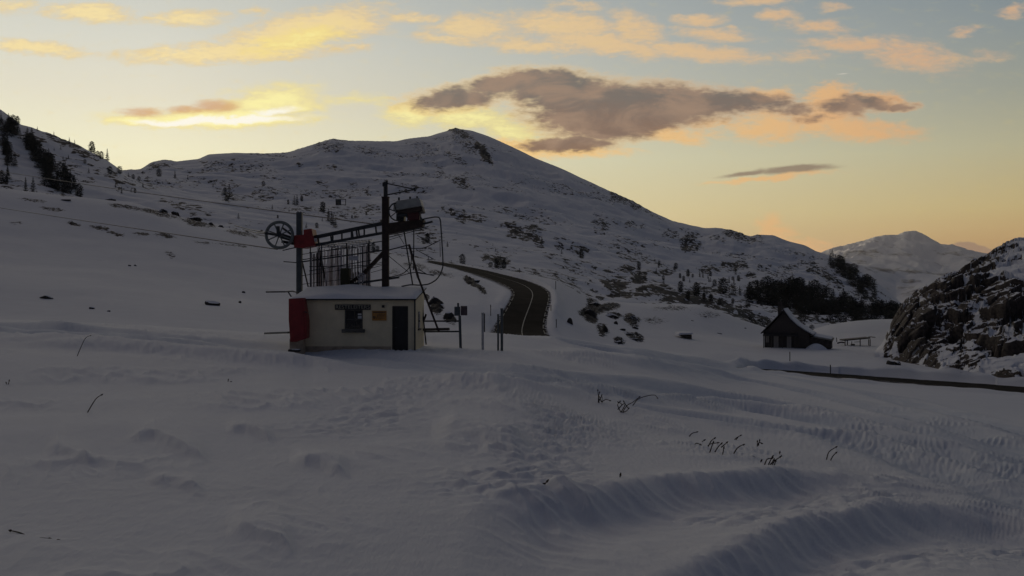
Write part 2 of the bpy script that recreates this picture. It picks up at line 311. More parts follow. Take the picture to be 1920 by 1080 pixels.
def terrain_mat(name, fscale, stretch, edge=.025, det=5, normal_lo=None, fine=8.0, fd=.02, bigd=.5, rockc=ROCKC, snow=SNOW):
    m, N, L, B = mat(name)
    geo = N.new('ShaderNodeNewGeometry')
    at = N.new('ShaderNodeAttribute'); at.attribute_name = 'rock'
    mp = N.new('ShaderNodeMapping'); mp.inputs['Scale'].default_value = stretch; mp.inputs['Rotation'].default_value = (0, R(24), R(20)); L.new(geo.outputs['Position'], mp.inputs['Vector'])
    n1 = N.new('ShaderNodeTexNoise'); n1.inputs['Scale'].default_value = fscale; n1.inputs['Detail'].default_value = det; n1.inputs['Roughness'].default_value = .66; n1.inputs['Distortion'].default_value = .3
    L.new(mp.outputs['Vector'], n1.inputs['Vector'])
    # threshold: noise > 1 - density
    def math_(op, a, b=None, c=None):
        q = N.new('ShaderNodeMath'); q.operation = op
        for i, s in enumerate((a, b, c)):
            if s is None: continue
            if isinstance(s, (int, float)): q.inputs[i].default_value = s
            else: L.new(s, q.inputs[i])
        return q.outputs[0]
    dens_ = at.outputs['Fac']
    if normal_lo is not None:
        sep = N.new('ShaderNodeSeparateXYZ'); L.new(geo.outputs['Normal'], sep.inputs[0])
        mr = N.new('ShaderNodeMapRange'); mr.inputs['From Min'].default_value = normal_lo[0]; mr.inputs['From Max'].default_value = normal_lo[1]; mr.inputs['To Min'].default_value = 1; mr.inputs['To Max'].default_value = 0
        L.new(sep.outputs['Z'], mr.inputs['Value'])
        dens_ = math_('MULTIPLY', dens_, mr.outputs[0])
    d = math_('ADD', math_('MULTIPLY', dens_, .455), n1.outputs['Fac'])
    mr2 = N.new('ShaderNodeMapRange'); mr2.inputs['From Min'].default_value = .80-edge/2; mr2.inputs['From Max'].default_value = .80+edge/2; L.new(d, mr2.inputs['Value'])
    rk = mr2.outputs[0]
    n2 = N.new('ShaderNodeTexNoise'); n2.inputs['Scale'].default_value = fscale*3.1; n2.inputs['Detail'].default_value = 8; L.new(geo.outputs['Position'], n2.inputs['Vector'])
    rr = N.new('ShaderNodeValToRGB'); L.new(n2.outputs['Fac'], rr.inputs['Fac'])
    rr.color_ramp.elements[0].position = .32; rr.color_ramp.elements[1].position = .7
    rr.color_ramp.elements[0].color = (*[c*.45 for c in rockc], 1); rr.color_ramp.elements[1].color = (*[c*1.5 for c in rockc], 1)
    n3 = N.new('ShaderNodeTexNoise'); n3.inputs['Scale'].default_value = fscale*.35; n3.inputs['Detail'].default_value = 3; L.new(geo.outputs['Position'], n3.inputs['Vector'])
    sr = N.new('ShaderNodeValToRGB'); L.new(n3.outputs['Fac'], sr.inputs['Fac'])
    sr.color_ramp.elements[0].color = (*[c*.93 for c in snow], 1); sr.color_ramp.elements[1].color = (*[min(1, c*1.05) for c in snow], 1)
    pk = N.new('ShaderNodeAttribute'); pk.attribute_name = 'packed'
    pm = N.new('ShaderNodeMix'); pm.data_type = 'RGBA'; L.new(pk.outputs['Fac'], pm.inputs['Factor']); L.new(sr.outputs['Color'], pm.inputs['A']); pm.inputs['B'].default_value = (snow[0]*.74, snow[1]*.79, snow[2]*.86, 1)
    mx = N.new('ShaderNodeMix'); mx.data_type = 'RGBA'; L.new(rk, mx.inputs['Factor']); L.new(pm.outputs['Result'], mx.inputs['A']); L.new(rr.outputs['Color'], mx.inputs['B'])
    L.new(mx.outputs['Result'], B.inputs['Base Color'])
    B.inputs['Roughness'].default_value = .75; B.inputs['Specular IOR Level'].default_value = .25
    n4 = N.new('ShaderNodeTexNoise'); n4.inputs['Scale'].default_value = fine; n4.inputs['Detail'].default_value = 7; n4.inputs['Roughness'].default_value = .6
    mp4 = N.new('ShaderNodeMapping'); mp4.inputs['Rotation'].default_value = (0, 0, R(-58)); mp4.inputs['Scale'].default_value = (1, .35, 1); L.new(geo.outputs['Position'], mp4.inputs['Vector']); L.new(mp4.outputs['Vector'], n4.inputs['Vector'])
    b1 = N.new('ShaderNodeBump'); b1.inputs['Strength'].default_value = .7; b1.inputs['Distance'].default_value = fd; L.new(n4.outputs['Fac'], b1.inputs['Height'])
    b2 = N.new('ShaderNodeBump'); b2.inputs['Strength'].default_value = .6; b2.inputs['Distance'].default_value = bigd
    hs = math_('MULTIPLY_ADD', n2.outputs['Fac'], rk, math_('MULTIPLY', rk, .6)); L.new(hs, b2.inputs['Height']); L.new(b1.outputs['Normal'], b2.inputs['Normal'])
    L.new(b2.outputs['Normal'], B.inputs['Normal'])
    return m
M = {}
M['snow_near'] = terrain_mat('snow_near', 1.7, (1, 1, 1.6), fine=13, fd=.024, bigd=.25)
M['snow_far'] = terrain_mat('snow_far', .20, (1, .55, 1.7), det=3, fine=.25, fd=.5, bigd=2)
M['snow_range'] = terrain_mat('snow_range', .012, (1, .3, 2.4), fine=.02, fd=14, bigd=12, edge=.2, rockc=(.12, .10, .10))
M['crag'] = terrain_mat('crag', .8, (1, 1, 1.3), normal_lo=(.74, .97), fine=5, fd=.04, bigd=.25, rockc=(.060, .048, .041))
M['snow'] = simple('snow', SNOW, .75, var=.05, scale=5, bump=.4, dist=.03)
M['wall'] = simple('cream_render', (.76, .66, .46), .85, var=.12, scale=1.6, bump=.2)
M['wood_dark'] = simple('dark_wood', (.055, .045, .04), .7, var=.4, scale=8)
M['door'] = simple('dark_door', (.018, .016, .017), .5, var=.3, scale=5)
M['steel_dark'] = simple('dark_steel', (.04, .045, .05), .5, .4, var=.35, scale=5)
M['steel_brown'] = simple('rusty_dark_steel', (.038, .024, .020), .65, .2, var=.5, scale=6)
M['steel_grey'] = simple('grey_steel', (.085, .10, .11), .5, .4, var=.25, scale=6)
M['galv'] = simple('galvanised_steel', (.46, .46, .49), .4, .5, var=.25, scale=9)
M['red'] = simple('red_paint', (.24, .016, .018), .5, var=.3, scale=3)
M['red_dark'] = simple('dark_red_paint', (.07, .01, .012), .55, var=.4, scale=6)
M['grey_cover'] = simple('grey_cover', (.30, .31, .30), .55, var=.2, scale=3)
M['sill'] = simple('stained_sill', (.10, .095, .085), .8, var=.4, scale=7)
M['glass'] = simple('dark_glass', (.012, .013, .014), .12, var=.2, scale=2, bump=.02)
M['orange'] = simple('orange_board', (.42, .20, .05), .7, var=.25, scale=5)
M['white'] = simple('white_paper', (.6, .6, .6), .8, var=.1, scale=9)
M['black'] = simple('black_paint', (.012, .012, .012), .6, var=.3)
M['brownbox'] = simple('purple_brown_box', (.09, .065, .075), .7, var=.2)
M['bark'] = simple('bark', (.05, .035, .025), .9, var=.4, scale=4)
M['needle'] = simple('conifer_needles', (.012, .017, .014), .85, var=.5, scale=1.5, bump=0)
M['straw'] = simple('dry_stalk', (.045, .032, .022), .85, var=.3, scale=20)
M['stone'] = simple('dark_stone', (.055, .047, .042), .9, var=.5, scale=2.5, bump=.5, dist=.05)
M['slate'] = simple('dark_slate_roof', (.03, .028, .028), .7, var=.4, scale=3, bump=.4, dist=.04)
M['door_pale'] = simple('pale_shutter', (.34, .31, .28), .75, var=.2, scale=4)
M['cable'] = simple('cable_steel', (.03, .03, .032), .5, .3)
# boulder: rock with snow lying on its upward faces
def boulder_mat():
    m, N, L, B = mat('snow_capped_rock')
    g = N.new('ShaderNodeNewGeometry'); s = N.new('ShaderNodeSeparateXYZ'); L.new(g.outputs['Normal'], s.inputs[0])
    n = N.new('ShaderNodeTexNoise'); n.inputs['Scale'].default_value = 1.6; n.inputs['Detail'].default_value = 6; L.new(g.outputs['Position'], n.inputs['Vector'])
    a = N.new('ShaderNodeMath'); a.operation = 'MULTIPLY_ADD'; a.inputs[1].default_value = .55; L.new(n.outputs['Fac'], a.inputs[0]); L.new(s.outputs['Z'], a.inputs[2])
    r = N.new('ShaderNodeMapRange'); r.inputs['From Min'].default_value = .98; r.inputs['From Max'].default_value = 1.04; L.new(a.outputs[0], r.inputs['Value'])
    rr = N.new('ShaderNodeValToRGB'); L.new(n.outputs['Fac'], rr.inputs['Fac']); rr.color_ramp.elements[0].color = (.012, .011, .011, 1); rr.color_ramp.elements[1].color = (.055, .048, .044, 1)
    x = N.new('ShaderNodeMix'); x.data_type = 'RGBA'; L.new(r.outputs[0], x.inputs['Factor']); L.new(rr.outputs['Color'], x.inputs['A']); x.inputs['B'].default_value = (*SNOW, 1)
    L.new(x.outputs['Result'], B.inputs['Base Color']); B.inputs['Roughness'].default_value = .85
    b = N.new('ShaderNodeBump'); b.inputs['Distance'].default_value = .08; L.new(n.outputs['Fac'], b.inputs['Height']); L.new(b.outputs['Normal'], B.inputs['Normal'])
    return m
M['boulder'] = boulder_mat()
def road_mat():
    m, N, L, B = mat('worn_asphalt')
    g = N.new('ShaderNodeNewGeometry')
    n = N.new('ShaderNodeTexNoise'); n.inputs['Scale'].default_value = .5; n.inputs['Detail'].default_value = 8; L.new(g.outputs['Position'], n.inputs['Vector'])
    r = N.new('ShaderNodeValToRGB'); L.new(n.outputs['Fac'], r.inputs['Fac']); r.color_ramp.elements[0].position = .3; r.color_ramp.elements[1].position = .75
    r.color_ramp.elements[0].color = (.016, .014, .012, 1); r.color_ramp.elements[1].color = (.036, .031, .026, 1)
    at = N.new('ShaderNodeAttribute'); at.attribute_name = 'slush'
    n2 = N.new('ShaderNodeTexNoise'); n2.inputs['Scale'].default_value = 1.1; n2.inputs['Detail'].default_value = 5; L.new(g.outputs['Position'], n2.inputs['Vector'])
    a = N.new('ShaderNodeMath'); a.operation = 'MULTIPLY_ADD'; a.inputs[1].default_value = .5; L.new(at.outputs['Fac'], a.inputs[0]); L.new(n2.outputs['Fac'], a.inputs[2])
    mr = N.new('ShaderNodeMapRange'); mr.inputs['From Min'].default_value = .86; mr.inputs['From Max'].default_value = .96; L.new(a.outputs[0], mr.inputs['Value'])
    x = N.new('ShaderNodeMix'); x.data_type = 'RGBA'; L.new(mr.outputs[0], x.inputs['Factor']); L.new(r.outputs['Color'], x.inputs['A']); x.inputs['B'].default_value = (.45, .45, .47, 1)
    L.new(x.outputs['Result'], B.inputs['Base Color']); B.inputs['Roughness'].default_value = .9; B.inputs['Specular IOR Level'].default_value = .03
    return m
M['road'] = road_mat()

# ------------------------------------------------------------------ mesh helpers
def tag(o, label=None, cat=None, group=None, kind=None):
    if label: o['label'] = label
    if cat: o['category'] = cat
    if group: o['group'] = group
    if kind: o['kind'] = kind
    return o
def empty(name, loc, label=None, cat=None, group=None):
    o = bpy.data.objects.new(name, None); COL.objects.link(o); o.location = loc; o.empty_display_size = .3
    return tag(o, label, cat, group)
class MB:
    def __init__(s): s.v = []; s.f = []; s.mi = []; s.cur = 0
    def add(s, vs, fs):
        b = len(s.v); s.v += [tuple(v) for v in vs]; s.f += [tuple(i+b for i in f) for f in fs]; s.mi += [s.cur]*len(fs); return s
    def box(s, c, size, M3=None):
        x, y, z = (a/2 for a in size); vs = [Vector((i*x, j*y, k*z)) for i in (-1, 1) for j in (-1, 1) for k in (-1, 1)]
        if M3 is not None: vs = [M3 @ v for v in vs]
        return s.add([v+Vector(c) for v in vs], [(0, 1, 3, 2), (4, 6, 7, 5), (0, 4, 5, 1), (2, 3, 7, 6), (0, 2, 6, 4), (1, 5, 7, 3)])
    def beam(s, a, b, w, h, up=(0, 0, 1)):
        a = Vector(a); b = Vector(b); d = (b-a).normalized(); u = Vector(up)
        if abs(d.dot(u)) > .98: u = Vector((0, 1, 0))
        x = d.cross(u).normalized(); y = x.cross(d).normalized()
        vs = [p+x*i*w/2+y*j*h/2 for p in (a, b) for i, j in ((-1, -1), (1, -1), (1, 1), (-1, 1))]
        return s.add(vs, [(0, 3, 2, 1), (4, 5, 6, 7), (0, 1, 5, 4), (1, 2, 6, 5), (2, 3, 7, 6), (3, 0, 4, 7)])
    def tube(s, pts, r, n=8, r1=None):
        pts = [Vector(p) for p in pts]; m = len(pts); vs = []; u = None
        for i, p in enumerate(pts):
            d = (pts[min(i+1, m-1)]-pts[max(i-1, 0)]).normalized()
            if u is None: u = d.orthogonal().normalized()
            u = (u-d*u.dot(d)).normalized(); w = d.cross(u)
            rr = r if r1 is None else r+(r1-r)*i/(m-1)
            vs += [p+(u*math.cos(2*math.pi*k/n)+w*math.sin(2*math.pi*k/n))*rr for k in range(n)]
        fs = [(i*n+k, i*n+(k+1) % n, (i+1)*n+(k+1) % n, (i+1)*n+k) for i in range(m-1) for k in range(n)]
        fs += [tuple(range(n))[::-1], tuple((m-1)*n+k for k in range(n))]
        return s.add(vs, fs)
    def ring(s, c, ax, Rr, r, n=48, k=8, sq=1.0):
        c = Vector(c); ax = Vector(ax).normalized(); u = ax.orthogonal().normalized(); w = ax.cross(u); vs = []
        for i in range(n):
            a = 2*math.pi*i/n; d = u*math.cos(a)+w*math.sin(a)
            for j in range(k):
                b = 2*math.pi*j/k; vs.append(c+d*(Rr+r*math.cos(b))+ax*(r*sq*math.sin(b)))
        return s.add(vs, [(i*k+j, i*k+(j+1) % k, ((i+1) % n)*k+(j+1) % k, ((i+1) % n)*k+j) for i in range(n) for j in range(k)])
    def prism(s, poly, off):
        n = len(poly); off = Vector(off); vs = [Vector(p) for p in poly]+[Vector(p)+off for p in poly]
        return s.add(vs, [tuple(range(n)), tuple(range(n, 2*n))[::-1]]+[(i, i+n, (i+1) % n+n, (i+1) % n) for i in range(n)])
    def build(s, name, mats, parent=None, bevel=0, smooth=False, origin=None):
        me = bpy.data.meshes.new(name); 
        o0 = Vector(origin) if origin is not None else (Vector(parent.matrix_basis.translation) if parent is not None and parent.parent is None else None)
        base = Vector((0, 0, 0))
        if parent is not None:
            q = parent
            while q is not None: base = base+Vector(q.location); q = q.parent
        elif origin is not None: base = Vector(origin)
        me.from_pydata([tuple(Vector(v)-base) for v in s.v], [], s.f)
        for m in (mats if isinstance(mats, (list, tuple)) else [mats]): me.materials.append(M[m])
        me.polygons.foreach_set('material_index', s.mi); me.update()
        import bmesh
        bm = bmesh.new(); bm.from_mesh(me); bmesh.ops.recalc_face_normals(bm, faces=bm.faces)
        if bevel: bmesh.ops.bevel(bm, geom=bm.edges[:], offset=bevel, segments=1, affect='EDGES', clamp_overlap=True)
        bm.to_mesh(me); bm.free()
        if smooth:
            me.polygons.foreach_set('use_smooth', [True]*len(me.polygons))
        o = bpy.data.objects.new(name, me); COL.objects.link(o)
        if parent is not None: o.parent = parent
        elif origin is not None: o.location = origin
        return o
def grid_mesh(name, V, nr, nc, material, attrs, kind='structure', smooth=True):
    me = bpy.data.meshes.new(name)
    i = np.arange(nr*nc).reshape(nr, nc)
    q = np.stack([i[:-1, :-1], i[:-1, 1:], i[1:, 1:], i[1:, :-1]], -1).reshape(-1, 4)
    me.vertices.add(nr*nc); me.vertices.foreach_set('co', V.astype(np.float32).ravel())
    me.loops.add(q.size); me.loops.foreach_set('vertex_index', q.astype(np.int32).ravel())
    me.polygons.add(len(q)); me.polygons.foreach_set('loop_start', np.arange(0, q.size, 4, dtype=np.int32))
    if smooth: me.polygons.foreach_set('use_smooth', np.ones(len(q), bool))
    me.update(calc_edges=True)
    for k, a in attrs.items():
        at = me.attributes.new(k, 'FLOAT', 'POINT'); at.data.foreach_set('value', a.astype(np.float32).ravel())
    me.materials.append(material)
    o = bpy.data.objects.new(name, me); COL.objects.link(o)
    if kind: o['kind'] = kind
    return o
def sheet_rows(T, px, step, kmin=6, kmax=400, first=None):
    X, Z = T.keys(px); vis = (px > -60) & (px < 1980); V = 540-F*Z/np.exp(X)
    rows = []
    for k in range(len(X)-1):
        n = int(np.clip(np.percentile(np.abs(V[k+1]-V[k])[vis], 92)/step, kmin, kmax))
        if k == 0 and first: n = first
        t = np.arange(n)/n
        rows.append(X[k][None]*(1-t[:, None])+X[k+1][None]*t[:, None])
    rows.append(X[-1][None]); return np.exp(np.concatenate(rows))
def columns(step, lo=-70, hi=1990, wide_lo=-3000, wide_hi=5000):
    c = np.arange(lo, hi, step); l = [lo]; s = step
    while l[-1] > wide_lo: s *= 1.12; l.append(l[-1]-s)
    h = [hi]; s = step
    while h[-1] < wide_hi: s *= 1.12; h.append(h[-1]+s)
    return np.concatenate([np.array(l[1:])[::-1], c, np.array(h)])

# rock-bearing areas: (bearing, height angle, half width, half height, tilt deg, strength)
ROCK_FAR = [
 (620, 275, 45, 14, 0, .60), (650, 262, 20, 8, 0, .5), (860, 248, 30, 8, 20, .8), (880, 270, 50, 20, 35, .62), (905, 285, 34, 9, 48, 1.0), (860, 300, 30, 12, 30, .6), (795, 275, 40, 16, 20, .5), (790, 300, 30, 8, 25, .5), (820, 310, 20, 8, 40, .55),
 (865, 342, 28, 12, 25, .72), (825, 325, 14, 9, 20, .6), (560, 308, 10, 4, 0, .9), (620, 315, 26, 8, 5, .62), (500, 355, 30, 12, 5, .55), (495, 372, 20, 8, 0, .72), (605, 345, 22, 10, 20, .6), (660, 345, 12, 7, 0, .6), (625, 367, 15, 8, 10, .6), (580, 365, 20, 8, 10, .6),
 (420, 345, 50, 12, 5, .62), (360, 340, 40, 14, 0, .5), (300, 345, 50, 14, 8, .55), (420, 310, 55, 12, 5, .55), (300, 310, 30, 6, 0, .7), (440, 370, 30, 10, 0, .6), (350, 390, 60, 14, 15, .6), (285, 405, 40, 10, 15, .6),
 (120, 262, 60, 14, 22, .72), (60, 262, 40, 16, 20, .75), (160, 290, 40, 8, 22, .75), (200, 325, 40, 12, 20, .6), (230, 345, 30, 16, 20, .62), (150, 330, 50, 20, 10, .5), (20, 290, 30, 20, 30, .6), (120, 300, 80, 12, 15, .5),
 (690, 390, 30, 12, 0, .6), (640, 395, 24, 10, 0, .55), (860, 402, 44, 14, 15, .68), (900, 410, 20, 10, 0, .66), (985, 437, 50, 20, 12, .78), (960, 425, 30, 10, 20, .7), (1010, 455, 22, 12, 20, .7), (1085, 468, 24, 14, 10, .72), (1050, 462, 14, 8, 0, .66), (930, 488, 36, 12, 10, .85), (800, 440, 36, 22, 10, .6), (800, 470, 30, 10, 0, .5), (930, 470, 60, 14, 5, .45),
 (1175, 372, 55, 18, 28, .72), (1120, 365, 20, 10, 20, .5), (1130, 420, 20, 14, 10, .72), (1120, 430, 14, 8, 0, .62), (1185, 422, 18, 10, 10, .62), (1205, 425, 10, 6, 0, .6), (1295, 455, 26, 22, 10, .80), (1260, 440, 24, 12, 20, .6), (1385, 442, 40, 12, 18, .76), (1345, 447, 20, 6, 10, .6), (1410, 440, 34, 6, 20, .6), (1330, 505, 24, 10, 0, .78), (1380, 498, 30, 12, 0, .78), (1405, 517, 16, 8, 0, .75), (1430, 503, 20, 10, 0, .62), (1480, 500, 24, 8, 0, .7), (1460, 515, 40, 12, 10, .6), (1530, 505, 40, 16, 25, .7), (1560, 525, 36, 12, 35, .76), (1590, 500, 40, 22, 35, .72),
 (1180, 505, 30, 10, 0, .72), (1200, 522, 26, 14, 0, .88), (1155, 535, 34, 12, 5, .92), (1230, 545, 40, 16, 0, .9), (1290, 560, 60, 18, 5, .86), (1240, 510, 30, 8, 0, .7), (1260, 560, 40, 12, 0, .8), (1350, 572, 60, 18, 12, .82), (1400, 590, 50, 18, 18, .82), (1440, 570, 60, 18, 10, .7), (1330, 545, 70, 14, 5, .7), (1500, 590, 30, 16, 10, .75), (1540, 600, 40, 10, 10, .7), (1420, 545, 80, 12, 5, .6), (1620, 545, 46, 30, 40, .66), (1650, 580, 40, 16, 30, .6), (1110, 495, 30, 10, 0, .5), (1110, 560, 40, 10, 0, .6), (1170, 552, 50, 8, 0, .8)]
ROCK_NEAR = [
 (120, 362, 60, 6, 6, .6), (240, 388, 40, 5, 8, .62), (300, 400, 50, 6, 12, .62), (370, 418, 40, 8, 12, .68), (450, 437, 40, 5, 12, .6), (140, 420, 16, 4, 10, .7), (190, 428, 24, 4, 12, .72), (215, 438, 20, 4, 12, .7), (260, 438, 18, 4, 5, .66), (310, 442, 22, 5, 10, .72), (30, 418, 16, 3, 0, .55), (100, 392, 24, 4, 6, .6), (60, 375, 30, 4, 6, .55), (380, 455, 20, 3, 5, .55), (440, 460, 40, 3, 6, .5), (320, 478, 14, 6, 30, .5),
 (818, 575, 16, 14, 40, .95), (845, 598, 12, 12, 40, .95), (800, 560, 8, 8, 20, .7), (885, 530, 24, 7, 35, .9), (905, 545, 12, 6, 35, .72), (780, 500, 30, 8, 10, .5), (820, 512, 30, 6, 10, .55), (740, 510, 20, 8, 0, .4),
 (1108, 545, 26, 10, 30, .72), (1115, 575, 22, 14, 40, .82), (1105, 592, 22, 12, 20, .82), (1085, 540, 22, 8, 30, .7), (1145, 575, 20, 9, 0, .75), (1185, 600, 22, 12, 30, .74), (1150, 592, 14, 7, 0, .85), (1190, 630, 22, 8, 20, .7), (1160, 640, 12, 8, 0, .7), (1130, 620, 16, 12, 60, .66), (1230, 600, 26, 10, 0, .45), (1260, 578, 40, 7, 0, .5), (1330, 590, 30, 10, 0, .4)]
def rockfield(pxv, vv, blobs):
    out = np.zeros(pxv.shape)
    wob = fbm(pxv/22, vv/14, 3, 301)*.35
    for a, b, w, h, t, s in blobs:
        m = (np.abs(pxv-a) < 2.6*w+h) & (np.abs(vv-b) < 2.6*h+w)
        x = pxv[m]-a; y = vv[m]-b; c, q = math.cos(R(t)), math.sin(R(t))
        r = np.sqrt(((x*c+y*q)/w)**2+((-x*q+y*c)/h)**2)+wob[m]
        out[m] = np.maximum(out[m], s*(1-sstep(.45, 1.35, r)))
    return out

# ---- near ground
px = columns(1.85)
D = sheet_rows(NEAR, px, 1.85, kmin=14, first=50)
nr, nc = D.shape; PX = np.broadcast_to(px, D.shape).ravel(); Df = D.ravel()
cf = NEAR.coef(px); cf = tuple(np.broadcast_to(c[:, None, :], (c.shape[0], nr, nc)).reshape(c.shape[0], -1) for c in cf)
Z = NEAR.at(PX, Df, cf); del cf
X = Df*(PX-960)/F; Y = Df
Z = Z+relief(X, Y)
vv = 540-F*Z/Y
rk = rockfield(PX, vv, ROCK_NEAR)*sstep(55, 85, Y)
packed = np.zeros_like(X)
for i, pts in enumerate(RUTS):
    sd, ar = polydist(X, Y, pts); sd = sd+fbm(X/4, Y/4, 2, 140+i)*.4
    w3 = 1.0+Y/60; packed = np.maximum(packed, np.exp(-(sd/w3)**4)*(.55+.45*np.clip(.5+1.4*fbm(sd/.35, ar*14, 2, 150+i), 0, 1)))
packed *= 1-sstep(85, 110, Y)
lump = np.clip(fbm(X/1.3, Y/1.3, 3, 333), -1, 1)
Z = Z+np.clip(rk-.3, 0, 1)*lump*.9
sprk = sstep(80, 100, Y)*.16
snow_ground = grid_mesh('snow_ground', np.stack([X, Y, Z], -1), nr, nc, M['snow_near'], {'rock': rk+np.where(Y > 80, sprk, 0), 'packed': packed})
# ---- mountains behind
px = columns(1.8)
D = sheet_rows(FAR, px, 1.5, kmin=14)
nr, nc = D.shape; PX = np.broadcast_to(px, D.shape).ravel(); Df = D.ravel()
cf = FAR.coef(px); cf = tuple(np.broadcast_to(c[:, None, :], (c.shape[0], nr, nc)).reshape(c.shape[0], -1) for c in cf)
Z = FAR.at(PX, Df, cf); del cf
X = Df*(PX-960)/F; Y = Df
cfd = np.concatenate([crest_fade(px, D[i]) for i in range(nr)])
Z = Z+mrelief(X, Y)*cfd
vv = 540-F*Z/Y
rk = rockfield(PX, vv, ROCK_FAR)
rk = np.maximum(rk, .42*sstep(-.15, .55, fbm(X/90, Y/130, 3, 401))+.12)
Z = Z+np.clip(rk-.35, 0, 1)*fbm(X/9, Y/12, 3, 411)*3.2*np.clip(Y/900, .5, 1.6)
mountain = grid_mesh('mountain', np.stack([X, Y, Z], -1), nr, nc, M['snow_far'], {'rock': rk})
# ---- distant range
px = np.arange(1300, 2600, 3.0)
D = sheet_rows(RANGE, px, 1.5, kmin=14)
nr, nc = D.shape; PX = np.broadcast_to(px, D.shape).ravel(); Df = D.ravel()
cf = RANGE.coef(px); cf = tuple(np.broadcast_to(c[:, None, :], (c.shape[0], nr, nc)).reshape(c.shape[0], -1) for c in cf)
Z = RANGE.at(PX, Df, cf); X = Df*(PX-960)/F; Y = Df
kx = RANGE.keys(px)[0][5]; cfd = np.concatenate([sstep(0, .12, np.abs(np.log(D[i])-kx))*.85+.15 for i in range(nr)])
Z = Z+((1-np.abs(fbm(X/420, Y/900, 5, 501)))*60*Y/6000-30*Y/6000)*cfd
rk = .45*sstep(.1, .7, fbm(X/500, Y/900, 3, 511))+.15*sstep(-.2, .4, fbm(X/150, Y/300, 3, 512))
vv = 540-F*Z/Y
rk = np.maximum(rk, rockfield(PX, vv, [(1655, 458, 24, 3, 25, .6), (1680, 463, 16, 3, 10, .6), (1700, 508, 50, 5, 5, .62), (1760, 512, 40, 6, 5, .6), (1640, 505, 40, 5, 10, .55), (1815, 485, 40, 5, 25, .5), (1710, 545, 30, 20, 30, .5)]))
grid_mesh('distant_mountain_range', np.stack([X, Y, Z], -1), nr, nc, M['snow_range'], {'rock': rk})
# ---- rocky outcrop on the right
px = np.arange(1640, 2400, 1.3)
D = sheet_rows(CRAG, px, .9, kmin=24)
nr, nc = D.shape; PX = np.broadcast_to(px, D.shape).ravel(); Df = D.ravel()
cf = CRAG.coef(px); cf = tuple(np.broadcast_to(c[:, None, :], (c.shape[0], nr, nc)).reshape(c.shape[0], -1) for c in cf)
Z = CRAG.at(PX, Df, cf); X = Df*(PX-960)/F; Y = Df
def blocks(X, Y):
    wx = X+fbm(X/3, Y/3, 2, 601)*.8; wy = Y+fbm(X/3, Y/3, 2, 603)*1.2
    ca, sa = math.cos(.7), math.sin(.7); u = wx*ca+wy*sa; w = -wx*sa+wy*ca
    h = 0
    for sc, am, sd in ((5.5, 3.0, 11), (2.6, 1.5, 12), (1.1, .35, 13)):
        r, e, ox, oy = cells(u/sc, w/(sc*1.7), sd)
        tilt = (h2((r*1e5).astype(np.int64), (r*7e4).astype(np.int64), 4)-.5)
        h = h+am*(r-.5)+am*.9*(ox*tilt+oy*(tilt*1.3-.3))-am*.35*(1-sstep(0, .12, e))
    return h
kk = CRAG.keys(px)[0]
base_in = np.concatenate([sstep(kk[0], kk[0]+.05, np.log(D[i]))*(1-.45*sstep(kk[3]-.01, kk[3]+.06, np.log(D[i]))) for i in range(nr)])
vv = 540-F*Z/Y
side = sstep(1645, 1675, PX)
crk = rockfield(PX, vv, [(1725, 610, 75, 75, -50, 1.5), (1760, 545, 60, 20, 0, 1.4), (1840, 555, 70, 34, 0, 1.35), (1900, 570, 50, 40, 0, 1.3), (1700, 660, 40, 14, -20, 1.0), (1790, 600, 40, 30, -45, 1.2), (1810, 640, 55, 22, -45, 1.05), (1810, 680, 34, 20, 0, 1.35), (1840, 625, 40, 26, -40, 1.2), (1880, 650, 40, 16, 0, 1.3), (1850, 488, 80, 20, -38, 1.6), (1830, 505, 40, 14, -38, 1.5), (1905, 478, 24, 10, -38, 1.1), (1880, 460, 50, 10, -30, 1.5), (1790, 520, 40, 8, -20, 1.2), (1890, 700, 40, 8, 0, .9), (1920, 620, 40, 30, 0, 1.2), (1870, 600, 60, 40, -30, 1.0)])
bl = blocks(X, Y)
foot = np.concatenate([1-sstep(kk[0], kk[0]+.05, np.log(D[i])) for i in range(nr)]); Z = Z-foot*1.6
Z = Z+bl*base_in*side*(.25+.75*np.clip(crk, 0, 1))*.9
crag_rock = crk
o = grid_mesh('rocky_outcrop', np.stack([X, Y, Z], -1), nr, nc, M['crag'], {'rock': crag_rock}, smooth=False)

# ------------------------------------------------------------------ roads
def road(name, A, B, lift, nacross=10, marks=False):
    n = len(A); V = []; sl = []
    for i in range(n):
        for j in range(nacross+1):
            t = j/nacross; q = A[i]*(1-t)+B[i]*t; V.append((q[0], q[1])); sl.append(max(0, 1-min(t, 1-t)*7)+.35*max(0, 1-abs(t-.5)*9))
    V = np.array(V); z = NEAR.at(960+F*V[:, 0]/V[:, 1], V[:, 1])+lift
    return grid_mesh(name, np.column_stack([V, z]), n, nacross+1, M['road'], {'slush': np.array(sl)})
road('road', RL, RR, .10)
road('lower_road', QL, QR, .10)
def stripe(name, t0, w, A, B, lift=.125, i0=0, i1=None, mt='white', dash=None):
    V = []; mb = MB(); i1 = i1 or len(A)-1
    seg = []
    for i in range(i0, i1+1):
        e = B[i]-A[i]; Lw = np.hypot(*e); c = A[i]+e*t0; h = e/Lw*w/2
        z = float(NEAR.at([960+F*c[0]/c[1]], [c[1]])[0])+lift
        seg.append((Vector((*(c-h), z)), Vector((*(c+h), z))))
    for k, (a, b) in enumerate(zip(seg[:-1], seg[1:])):
        if dash and k % dash >= dash-1: continue
        mb.add([a[0], a[1], b[1], b[0]], [(0, 1, 2, 3)])
    o = mb.build(name, mt); o['kind'] = 'structure'; return o
M['mark'] = simple('worn_road_paint', (.40, .38, .32), .8, var=.45, scale=1.3)
stripe('road_marking', .53, .14, RL, RR, mt='mark', i1=52)
